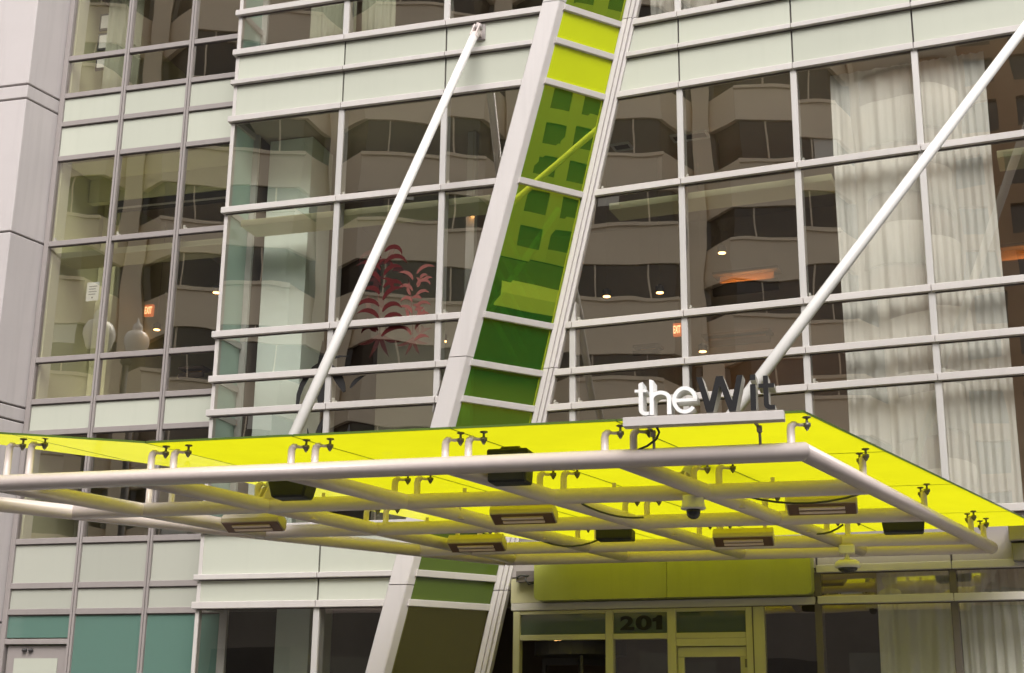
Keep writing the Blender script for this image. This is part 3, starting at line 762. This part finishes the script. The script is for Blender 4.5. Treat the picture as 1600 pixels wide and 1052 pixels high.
tube('cable', [CF.pt(-1.17, .13, Z0 + .24), CF.pt(-1.15, .10, Z0 + .19), CF.pt(-1.18, .07, Z0 + .14), CF.pt(-1.26, .05, Z0 + .09), CF.pt(-1.34, .03, Z0 + .065)], .010, M['cable'], SG, 8)

# ------------------------------------------------------------------ heaters, speakers and cameras under the canopy
def local(name, label, cat, pos, group=None):
    r = thing(name, label, cat, pos, group); r.rotation_euler = (0, 0, -A1); return r
def heater(label, x, y, z, L=.69, tilt=24):
    r = local('radiant_heater', label, 'heater', (x, y, z), 'radiant heaters under the canopy')
    pr = [(-.125, -.015), (-.085, .07), (.085, .07), (.125, -.015), (.105, -.062), (-.105, -.062)]
    T = Matrix.Rotation(R_(-tilt), 3, 'X')
    V = [T @ Vector((sx * L / 2, y_, z_)) for sx in (-1, 1) for y_, z_ in pr]; n = 6
    mk('housing', V, [tuple(range(n)), tuple(range(n, 2 * n))] + [(i, (i + 1) % n, n + (i + 1) % n, n + i) for i in range(n)], M['heat'], r, bevel=.006)
    V, F = [], []; box_geo(-L / 2 + .015, L / 2 - .015, -.098, .098, -.068, -.0635, V, F); V = [T @ v for v in V]; mk('reflector', V, F, M['heatr'], r)
    for y_ in (-.035, .035):
        V, F = [], []; box_geo(-L / 2 + .12, L / 2 - .12, y_ - .019, y_ + .019, -.082, -.069, V, F); mk('heating_element', [T @ v for v in V], F, M['elem'], r)
    for x_ in (-.25, .25):
        V, F = [], []; box_geo(x_ - .02, x_ + .02, -.03, .03, .05, .16, V, F); mk('bracket', V, F, M['tube'], r)
    return r
heater('radiant heater at the far left of the canopy grid near the pale wall panels', -2.82, 15.27, Z0 - .02)
heater('radiant heater hanging lowest in the middle, left of the black grid speaker', -.39, 16.8, Z0 - .02)
heater('radiant heater with dark top plate below the speaker that stands up behind the front tube', .15, 14.54, Z0)
heater('radiant heater nearest the side tube, right of the white dome camera', 3.13, 13.81, Z0 + .03)
heater('radiant heater below and right of the white dome camera', 2.71, 16.04, Z0 - .01)
def speaker(label, x, y, z, wt=.42, wb=.33, h=.20, dp=.24):
    r = local('loudspeaker', label, 'speaker', (x, y, z), 'black speakers under the canopy')
    V = [Vector((a * (wt if zz > 0 else wb) / 2, b * dp / 2, zz * h / 2)) for zz in (-1, 1) for a, b in ((-1, -1), (1, -1), (1, 1), (-1, 1))]
    mk('cabinet', V, [(0, 1, 2, 3), (4, 5, 6, 7), (0, 1, 5, 4), (1, 2, 6, 5), (2, 3, 7, 6), (3, 0, 4, 7)], M['spk'], r, bevel=.015)
    V = [Vector((a * ((wt if zz > 0 else wb) / 2 - .02), -dp / 2 - .008 * (1 - b), zz * (h / 2 - .02))) for zz in (-1, 1) for a, b in ((-1, 0), (1, 0), (1, 1), (-1, 1))]
    mk('grille', V, [(0, 1, 2, 3), (4, 5, 6, 7), (0, 1, 5, 4), (1, 2, 6, 5), (2, 3, 7, 6), (3, 0, 4, 7)], M['spk'], r)
    V, F = tube_geo([(-wt * .3, 0, h / 2 - .01), (-wt * .2, 0, h / 2 + .03), (wt * .2, 0, h / 2 + .03), (wt * .3, 0, h / 2 - .01)], .012, 8); mk('bracket', V, F, M['darksteel'], r)
    return r
speaker('black wedge speaker under the front tube at the left of the canopy', -2.08, 13.16, Z0 - .01, .43, .33, .17)
speaker('black speaker standing up behind the front tube with olive top and bracket', .0, 12.16, Z0 + .055, .38, .35, .30)
speaker('flat black speaker deep in the grid between two heaters', 1.22, 15.95, Z0 - .02, .42, .42, .13)
speaker('black speaker beside the side tube near the hanging dome camera', 4.30, 15.1, Z0 - .0, .46, .42, .15)
DC = thing('dome_camera', 'white dome security camera with black dome under the second tube row', 'camera', (1.72, 12.92, Z0 - .06))
V, F = lathe_geo([(.10, 0), (.098, -.02), (.108, -.09), (.118, -.115), (.112, -.125), (.07, -.128)], 24, (1.72, 12.92, Z0 - .055)); mk('housing', V, F, M['camw'], DC, smooth='side')
V, F = lathe_geo([(.066, 0), (.066, -.03), (.060, -.06), (.045, -.082), (.022, -.094), (.004, -.097)], 24, (1.72, 12.92, Z0 - .178)); mk('dome', V, F, M['dome'], DC, smooth='side')
HC = thing('hanging_camera', 'flat round camera hanging on a short stem below the rear tubes', 'camera', (3.96, 16.28, Z0 - .08))
cx, cy, cz = 3.95, 16.26, Z0
V, F = [], []; box_geo(-.09, .09, -.07, .07, -.16, -.06, V, F); mk('mounting_block', [Matrix.Rotation(-A1, 3, 'Z') @ v + Vector((cx, cy, cz)) for v in V], F, M['camw'], HC, bevel=.01)
V, F = lathe_geo([(.035, -.155), (.028, -.17), (.028, -.215), (.04, -.235)], 14, (cx, cy, cz)); mk('stem', V, F, M['camw'], HC, smooth='side')
V, F = lathe_geo([(.03, -.225), (.10, -.235), (.135, -.255), (.148, -.285), (.142, -.318), (.12, -.325)], 26, (cx, cy, cz)); mk('housing', V, F, M['camw'], HC, smooth='side')
V, F = lathe_geo([(.118, -.324), (.105, -.352), (.07, -.372), (.01, -.38)], 24, (cx, cy, cz)); mk('dome', V, F, M['dome'], HC, smooth='side')
# loose cables along the beams
def cable(label, pts):
    o = tube('cable', pts, .011, M['cable'], None, 8); tag(o, label, 'cable', 'cables under the canopy')
def sag(a, b, n=7, dz=.08):
    a, b = Vector(a), Vector(b); return [a.lerp(b, k / n) - Vector((0, 0, dz * 4 * (k / n) * (1 - k / n))) for k in range(n + 1)]
cable('black cable sagging to the right hand heater beside the side tube', sag(G(1.42, 2.5, .06), G(.35, 2.8, .09), dz=.09))
cable('black cable looping to the lowest middle heater', sag(G(4.62, 4.6, -.02), G(4.1, 5.2, .02), dz=.1))
cable('black cable looping to the heater below the white dome camera', sag(G(1.62, 4.7, .03), G(1.2, 4.95, .08), dz=.09))
cable('black cable between the middle beam and the dark topped heater', sag(G(2.95, 2.3, -.0), G(2.8, 3.4, .0), dz=.05))
for k, (t, s) in enumerate(((1.45, 2.55), (2.96, 4.55), (4.47, 2.75), (4.47, 4.55), (5.98, 2.5), (1.45, 4.5))):   # conduit clamps under the beams
    V, F = [], []; box_geo(-.045, .045, -.03, .03, -.03, -.02, V, F); box_geo(-.045, -.035, -.03, .03, -.03, .06, V, F); box_geo(-.01, .01, -.01, .01, -.02, .12, V, F)
    mk('conduit_clamp', [Matrix.Rotation(-A1, 3, 'Z') @ v + G(t, s, -.03) for v in V], F, M['tube'], CN)

# ------------------------------------------------------------------ curtains
def curtain(label, W, u0, u1, d, z0, z1, mat, pitch=.13, amp=.05, seed=1):
    rnd = random.Random(seed); n = int((u1 - u0) / .018); V, F = [], []; ph = 0; prof = []
    for k in range(n + 1):
        u = u0 + (u1 - u0) * k / n
        ph += .018 / pitch * 2 * math.pi * (1 + .5 * math.sin(u * 3.1 + seed)) * rnd.uniform(.8, 1.2)
        prof.append((u, amp * math.sin(ph) * (.7 + .3 * math.sin(u * 5 + seed)) + .35 * amp * math.sin(ph * 2.3)))
    zs = [z0, z0 + (z1 - z0) * .35, z0 + (z1 - z0) * .7, z1]
    for j, z in enumerate(zs):
        f = (1, .95, .85, .7)[j]
        V += [W.pt(u + .01 * math.sin(j * 2 + u * 9), d + a * f, z) for u, a in prof]
    w_ = n + 1
    for j in range(3):
        for k in range(n): F.append((j * w_ + k, j * w_ + k + 1, (j + 1) * w_ + k + 1, (j + 1) * w_ + k))
    o = mk('curtain', V, F, mat, None, smooth=True); tag(o, label, 'curtain', 'curtains behind the glass'); return o
curtain('tall white sheer curtain behind the right windows', RW, -2.05, .06, -.24, 4.36, 10.75, M['curt'], .15, .035, 3)
curtain('pale curtain in the top window right of the lime strip', RW, -4.75, -3.7, -.35, 12.0, 14.25, M['curt'], .15, .05, 4)
curtain('pale green curtain in the top window of the bay left of its mullion', BW, -4.15, -3.35, -.5, 12.0, 14.25, M['curtg'], .13, .05, 5)
curtain('pale green curtain in the top window of the bay right of its mullion', BW, -3.22, -2.65, -.5, 12.0, 14.25, M['curtg'], .13, .05, 6)
curtain('olive curtain in the top left window beside the framed pictures', CW, -2.85, -2.15, -.45, 12.0, 14.25, M['curtg'], .12, .05, 7)
curtain('grey sheer curtain behind the street level window at lower right', RW, -1.85, 2.3, -.5, .2, 3.68, M['curt'], .2, .06, 9)
# framed certificates
for k, z in enumerate((13.55, 13.16, 12.77)):
    o = thing('picture_frame', ['top', 'middle', 'lowest'][k] + ' of three framed certificates in the top left window', 'picture', CW.pt(-2.98, -.5, z), 'framed certificates')
    wbox('frame', CW, -3.09, -2.88, -.56, -.53, z, z + .33, M['dark'], o); wbox('certificate', CW, -3.06, -2.91, -.528, -.524, z + .04, z + .29, M['paper'], o)
# notice on the glass
o = thing('notice_sheet', 'white paper notice stuck inside the left window', 'notice', CW.pt(-2.35, -.03, 8.25), None)
wbox('sheet', CW, -2.46, -2.23, -.032, -.028, 8.28, 8.60, M['paper'], o)
for k in range(4): wbox('text_line', CW, -2.42, -2.27 - .02 * (k % 2), -.0275, -.0265, 8.52 - .045 * k, 8.535 - .045 * k, M['ink'], o)
wbox('text_line', CW, -2.36, -2.33, -.0275, -.0265, 8.32, 8.35, M['ink'], o)
# exit signs
# pendant downlights and glowing bar shelves
def lamp(label, W, u, d, z, r=.075, ztop=10.9):
    o = thing('ceiling_lamp', label, 'lamp', W.pt(u, d, z), 'warm lamps inside the building'); c = W.pt(u, d, z)
    V, F = lathe_geo([(r * .9, 0), (r, .01), (r, .10), (r * .4, .13)], 14, c); mk('can', V, F, M['dark'], o)
    V, F = lathe_geo([(r * .85, -.012), (r * .85, -.002)], 14, c); mk('bulb', V, F, M['warm'], o)
    tube('stem', [c + Vector((0, 0, .12)), Vector((c.x, c.y, ztop))], .0035, M['intbrown'], o, 6)
def through(W, px, py, d):
    """metres: where a sight line from the pavement through the glass at that bearing meets depth d inside"""
    r = RIGHT * ((px - 800) / 2164.4) + DOWN * ((py - 526) / 2164.4) + FWD
    C0 = Vector((0, 0, CAMZ)); p = W.p + W.n * d
    t = (p - C0).dot(W.n) / r.dot(W.n); q = C0 + r * t
    return (q - W.p).dot(W.u), q.z
for (px, py, d, W, lb) in ((948, 463, -2.5, RW, 'warm lamp left of two in the window right of the lime strip'), (1031, 457, -2.5, RW, 'warm lamp right of two in the window right of the lime strip'),
        (1098, 549, -3, RW, 'low warm lamp below the bar shelf in the second right window'), (738, 334, -1.4, BW, 'small twin bulb lamp in the last bay window'), (1128, 395, -2.2, RW, 'faint small lamp high in the second right window'),
        (338, 457, -2, CW, 'small lamp at the right edge of the left windows'), (245, 515, -3.2, CW, 'small lamp below the left exit sign'), (692, 533, -2.4, BW, 'pair lamp low in the bay beside the red flowers'),
        (899, 1003, -2.6, RW, 'orange lamp in the lobby above the revolving door'), (872, 1001, -3.2, RW, 'fainter orange lamp in the lobby left of the brighter one')):
    u, z = through(W, px, py, d); lamp(lb, W, u, d, z, .07, 10.9 if z > 4 else 3.72)
def exit_sign(label, W, px, py, d, wd, h):
    u, z = through(W, px, py, d); o = thing('exit_sign', label, 'exit sign', W.pt(u, d, z), 'lit exit signs')
    wbox('housing', W, u - wd / 2, u + wd / 2, d - .06, d, z - h / 2, z + h / 2, M['exit'], o)
    put_text('letters', 'EXIT', W, u - wd * .42, u + wd * .42, z - h * .3, z + h * .3, d + .006, M['exitl'], o, .01, .003)
exit_sign('glowing orange exit sign inside the left windows', CW, 232, 485, -2.6, .17, .22)
exit_sign('small orange exit sign beside the first mullion right of the lime strip', RW, 1058, 515, -1.2, .13, .2)
for k, (px, py) in enumerate(((1078, 213), (972, 230))):
    d = min((-.3 - .05 * i for i in range(80)), key=lambda q: abs(through(RW, px, py, q)[1] - 10.88)); u, z = through(RW, px, py, d)
    o = thing('ceiling_vent', ('long' if k == 0 else 'short') + ' pale framed ceiling vent seen through the right windows', 'vent', RW.pt(u, d, 10.86), 'ceiling vents')
    hw = .3 if k == 0 else .16
    for a, b, c, e in ((-hw, hw, -.14, -.11), (-hw, hw, .11, .14), (-hw, -hw + .03, -.109, .109), (hw - .03, hw, -.109, .109)):
        wbox('frame', RW, u + a, u + b, d + c, d + e, 10.86, 10.895, M['rod'], o)
    wbox('grille', RW, u - hw + .03, u + hw - .03, d - .108, d + .108, 10.88, 10.896, M['gasket_shade'], o)
def shelf_glow(label, W, px, py, d, wid, h):
    u, z = through(W, px, py, d); o = thing('bar_shelf', label, 'shelf', W.pt(u, d, z), 'glowing bar shelves')
    wbox('back_panel', W, u - wid / 2, u + wid / 2, d - .12, d - .10, z - h * 1.6, z + h * .5, M['amber'], o)
    wbox('light_strip', W, u - wid * .45, u + wid * .45, d - .07, d - .04, z - h * 1.55, z - h * 1.40, M['warm3'], o)
    wbox('shelf_board', W, u - wid / 2 - .1, u + wid / 2 + .1, d - .3, d + .06, z + h / 2 + .002, z + h / 2 + .05, M['intdark'], o)
    wbox('counter_front', W, u - wid / 2 - .1, u + wid / 2 + .1, d - .02, d + .06, z - h * 2.2, z - h * .75, M['intdark'], o)
shelf_glow('warm lit shelf high in the second window right of the strip', RW, 1165, 432, -4.2, .95, .14)
shelf_glow('long warm lit shelf low in the second window right of the strip', RW, 1150, 526, -4.6, 1.0, .07)
shelf_glow('short warm lit shelf in the first window right of the strip', RW, 1010, 545, -4.8, .28, .05)
shelf_glow('warm lit shelf at the far right edge behind the curtain', RW, 1590, 395, -1.6, .5, .16)
shelf_glow('warm lit shelf low in the left windows', CW, 300, 580, -3.5, .3, .06)
# ------------------------------------------------------------------ vinyl flower art inside the bay glass
def leaf(cu, cz, L, wdt, ang, bend, n=9):
    """curved tapering leaf outline"""
    pts_l, pts_r = [], []
    a = ang; x, y = cu, cz
    for k in range(n + 1):
        f = k / n; ww = wdt * math.sin(math.pi * min(1, f * .9 + .08)) * (1 - .3 * f)
        pts_l.append((x - math.sin(a) * ww, y + math.cos(a) * ww)); pts_r.append((x + math.sin(a) * ww, y - math.cos(a) * ww))
        x += math.cos(a) * L / n; y += math.sin(a) * L / n; a += bend / n
    return pts_l + pts_r[::-1]
def art(label, name, leaves, mat, d=.004):
    o = thing(name, label, 'wall art', BW.pt(leaves[0][0], d, leaves[0][1]), 'vinyl art on the bay glass')
    for k, L in enumerate(leaves):
        prism('leaf', BW, leaf(*L), d - .0022 - .0009 * k * .3, d - .0008 * k * .3, mat, o)
rnd = random.Random(5)
def flower(cu, z0, z1, w, n, seed):
    rnd = random.Random(seed); out = []
    for k in range(n):
        f = k / n; z = z0 + (z1 - z0) * f; sg = -1 if k % 2 else 1
        out.append((cu + sg * .03, z, w * rnd.uniform(.9, 1.3), w * .12, R_(90 - sg * rnd.uniform(15, 40)), -sg * rnd.uniform(1.6, 2.6)))
    for k in range(n): out.append((cu + rnd.uniform(-.5, .5) * w, z0 + (z1 - z0) * rnd.uniform(.05, .95), w * rnd.uniform(.5, .9), w * .11, R_(rnd.uniform(30, 150)), rnd.choice((-1, 1)) * rnd.uniform(1, 2.4)))
    for k in range(4): out.append((cu, z0 + .05, w * 1.1, w * .11, R_(-90 + (k - 1.5) * 28), (k - 1.5) * .7))
    out.append((cu, z0, (z1 - z0), w * .05, R_(92), .2)); return out
u, z = through(BW, 590, 500, 0)
art('dark red curling flower drawn on the bay glass beside the rod', 'red_flower', flower(-2.5, 7.1, 8.5, .36, 15, 2), M['red'])
art('paler red flower drawn on the bay glass at the right of the dark one', 'pale_red_flower', flower(-1.98, 7.0, 8.1, .26, 13, 8), M['red2'])
art('charcoal curved shape drawn low on the bay glass behind the hanger rod', 'charcoal_vinyl', [(-3.74, 6.0, 1.35, .05, R_(98), -2.0), (-3.40, 6.15, .95, .13, R_(84), .25), (-3.40, 5.4, .6, .05, R_(100), -.8), (-3.02, 6.3, .6, .08, R_(112), .5), (-2.93, 6.35, .3, .035, R_(60), -.9), (-3.6, 5.3, .5, .035, R_(75), .5), (-3.05, 5.45, .4, .045, R_(50), .8)], M['vinyl'])

# ------------------------------------------------------------------ the street behind the photographer (mirrored in the glass, plus blocks added against sky light)
def block(name, label, base, fdir, wid, floors, fh, pitch, mats, bayproj=0., sp=1.2, turret=False):
    r = thing(name, label, 'building', base); f = Vector((*fdir, 0)).normalized(); wv = Vector((f.y, -f.x, 0)); b = Vector(base)
    def P(x, y, z): return b + wv * x + f * y + Vector((0, 0, z))
    def pri(nm, pts, z0, z1, mat):
        n = len(pts); V = [P(x, y, z0) for x, y in pts] + [P(x, y, z1) for x, y in pts]
        return V, [tuple(range(n)), tuple(range(n, 2 * n))] + [(i, (i + 1) % n, n + (i + 1) % n, n + i) for i in range(n)]
    H = floors * fh
    V, F = pri('', [(-wid / 2, -18), (wid / 2, -18), (wid / 2, -.4), (-wid / 2, -.4)], 0, H, 0); mk('core', V, F, mats[1], r)
    nb = int(wid / pitch)
    for k in range(nb + 1):
        x = -wid / 2 + k * pitch; V, F = pri('', [(x - .55, -.41), (x + .55, -.41), (x + .55, .12), (x - .55, .12)], 0, H, 0); mk('pier', V, F, mats[0], r)
    for fl in range(floors):
        VV, FF, V2, F2 = [], [], [], []
        for k in range(nb):
            x = -wid / 2 + (k + .5) * pitch; hw = pitch / 2 - .5; c = hw * .68
            pts = [(x - hw, -.42), (x - c, bayproj), (x + c, bayproj), (x + hw, -.42)] if bayproj else [(x - hw - .1, -.42), (x - hw - .1, .0), (x + hw + .1, .0), (x + hw + .1, -.42)]
            for (q, z0, z1, vv, ff) in ((pts, fl * fh, fl * fh + sp, VV, FF), ([(a + (x - a) * .06, y_ - .18) for a, y_ in pts], fl * fh + sp, (fl + 1) * fh, V2, F2)):
                v, g = pri('', q, z0, z1, 0); o_ = len(vv); vv += v; ff += [tuple(o_ + i for i in t) for t in g]
        mk('parapet_band', VV, FF, mats[0], r)
        if bayproj:
            mk('window_band', V2, F2, mats[1], r)
            V3, F3, V4, F4 = [], [], [], []
            for k in range(nb):
                x = -wid / 2 + (k + .5) * pitch; c = (pitch / 2 - .5) * .68
                for j in range(1, 5, 2):
                    xx = x - c + j * c / 2
                    v, g = pri('', [(xx - .04, bayproj - .3), (xx + .04, bayproj - .3), (xx + .04, bayproj - .12), (xx - .04, bayproj - .12)], fl * fh + sp + .003, (fl + 1) * fh - .003, 0); o_ = len(V3); V3 += v; F3 += [tuple(o_ + i for i in t) for t in g]
                    if random.random() < .22:
                        z_ = (fl + 1) * fh - .01
                        v, g = pri('', [(xx + .12, bayproj - .17), (xx + c / 2 - .12, bayproj - .17), (xx + c / 2 - .12, bayproj - .13), (xx + .12, bayproj - .13)], z_ - random.uniform(.4, 1.7), z_, 0); o_ = len(V4); V4 += v; F4 += [tuple(o_ + i for i in t) for t in g]
                v, g = pri('', [(x - c - .05, bayproj - .05), (x + c + .05, bayproj - .05), (x + c + .05, bayproj + .12), (x - c - .05, bayproj + .12)], fl * fh + sp - .22, fl * fh + sp - .02, 0); o_ = len(V3); V3 += v; F3 += [tuple(o_ + i for i in t) for t in g]
            o3 = mk('window_bars', V3, F3, mats[0], r); o3['kind'] = 'stuff'
            if V4: o4 = mk('window_blinds', V4, F4, M['paper'], r); o4['kind'] = 'stuff'
    if turret:
        V, F = [], []; tb = P(wid / 2 + 2.2, -.6, 0)
        for fl in range(floors):
            V, F = [], []; lathe_geo([(2.6, 0), (2.6, sp + .3)], 28, (tb.x, tb.y, fl * fh), V, F); mk('turret_band', V, F, mats[0], r, smooth='side')
            V, F = [], []; lathe_geo([(2.35, sp + .3), (2.35, fh)], 28, (tb.x, tb.y, fl * fh), V, F); mk('turret_window', V, F, mats[2], r, smooth='side')
    return r
block('apartment_tower', 'beige apartment tower with stacked bay windows across the street, mirrored in the glass', (-39.5, -20.5, 0), (.656, .755), 40, 11, 4.4, 10.0, [M['beige'], M['wglass'], M['brick']], 1.9, 2.3, True)
block('brick_block', 'brown brick block beside the beige tower, mirrored at the right window edge', (-19, -42, 0), (.42, .907), 26, 16, 3.0, 2.9, [M['brick'], M['wglass'], M['brick']], 0, 1.1)
block('stone_office_block', 'pale stone block with square windows, mirrored in the lime strip', (79, -33, 9.5), (-.83, .55), 60, 10, 2.9, 2.9, [M['beige2'], M['wglass2'], M['beige2']], 0, 1.15)
block('unseen_grey_block', 'unseen grey block added behind the photographer to cut low sky light', (22, -46, 0), (-.15, .99), 44, 12, 3.6, 4.0, [M['darkstone'], M['wglass'], M['darkstone']], 0, 1.5)  # this, the tan and the red block are unseen, added against low sky light
block('unseen_tan_block', 'unseen tan block added at the far right to cut low sky light', (56, 18, 0), (-.98, .2), 30, 8, 3.8, 4.2, [M['tan'], M['wglass'], M['tan']], 0, 1.6)
block('unseen_red_block', 'unseen red brick block added at the far left to cut low sky light', (-62, 12, 0), (.98, .2), 40, 9, 3.6, 4.0, [M['brick'], M['wglass'], M['brick']], 0, 1.5)
PT = thing('tower_podium', 'dark stone shop podium at the foot of the beige tower', 'building', (-39.5, -20.5, 0))
f_ = Vector((.656, .755, 0)).normalized(); w_v = Vector((f_.y, -f_.x, 0))
V = [Vector((-39.5, -20.5, z)) + w_v * x + f_ * y for z in (0, 8.3) for x, y in ((-24, -1), (30, -1), (30, 2.6), (-24, 2.6))]
mk('podium_wall', V, [(0, 1, 2, 3), (4, 5, 6, 7), (0, 1, 5, 4), (1, 2, 6, 5), (2, 3, 7, 6), (3, 0, 4, 7)], M['darkstone'], PT)
for k in range(9):
    V = [Vector((-39.5, -20.5, z)) + w_v * x + f_ * y for z in (.4, 5.2) for x, y in ((-22 + k * 5.6, 2.5), (-18 + k * 5.6, 2.5), (-18 + k * 5.6, 2.65), (-22 + k * 5.6, 2.65))]
    mk('shop_window', V, [(0, 1, 2, 3), (4, 5, 6, 7), (0, 1, 5, 4), (1, 2, 6, 5), (2, 3, 7, 6), (3, 0, 4, 7)], M['wglass2'] if k % 3 else M['wglass'], PT)
PD = thing('shop_podium', 'dark shop podium with pale awnings below the far stone block', 'building', (79, -33, 0))
f_ = Vector((-.83, .55, 0)).normalized(); w_v = Vector((f_.y, -f_.x, 0))
def pq(x, y, z): return Vector((79, -33, 0)) + w_v * x + f_ * y + Vector((0, 0, z))
V = [pq(x, y, z) for z in (0, 9.4) for x, y in ((-32, -18), (32, -18), (32, .3), (-32, .3))]
mk('podium_wall', V, [(0, 1, 2, 3), (4, 5, 6, 7), (0, 1, 5, 4), (1, 2, 6, 5), (2, 3, 7, 6), (3, 0, 4, 7)], M['wglass2'], PD)
for k in range(7):
    x = -28 + k * 9
    V = [pq(x + a * 3.4, .3 + 2.0 * math.sin(b), 5.4 + 2.2 * math.cos(b)) for b in (0, .5, 1.0, 1.57) for a in (-1, 1)]
    mk('awning', V, [(2 * i, 2 * i + 1, 2 * i + 3, 2 * i + 2) for i in range(3)], M['curt'], PD)
def street_lamp(label, x, y, z):
    o = thing('street_lamp', label, 'street lamp', (x, y, 0), 'acorn street lamps')
    V, F = lathe_geo([(.14, -.42), (.22, -.34), (.30, -.08), (.29, .05), (.22, .18), (.10, .24), (.12, .30), (.09, .40), (.03, .46), (.03, .52), (.004, .58)], 20, (x, y, z)); mk('globe', V, F, M['globe'], o, smooth='side')
    V, F = lathe_geo([(.10, -.75), (.17, -.66), (.12, -.55), (.19, -.46), (.19, -.42)], 16, (x, y, z)); mk('fitter', V, F, M['dark'], o, smooth='side')
    V, F = lathe_geo([(.22, 0), (.22, .5), (.12, .7), (.08, z - .7)], 16, (x, y, 0)); mk('post', V, F, M['dark'], o, smooth='side')
street_lamp('nearer acorn globe street lamp mirrored in the left windows', -10.8, 18.19, 9.16)
street_lamp('farther acorn globe street lamp mirrored in the left windows', -16.18, 12.56, 11.16)
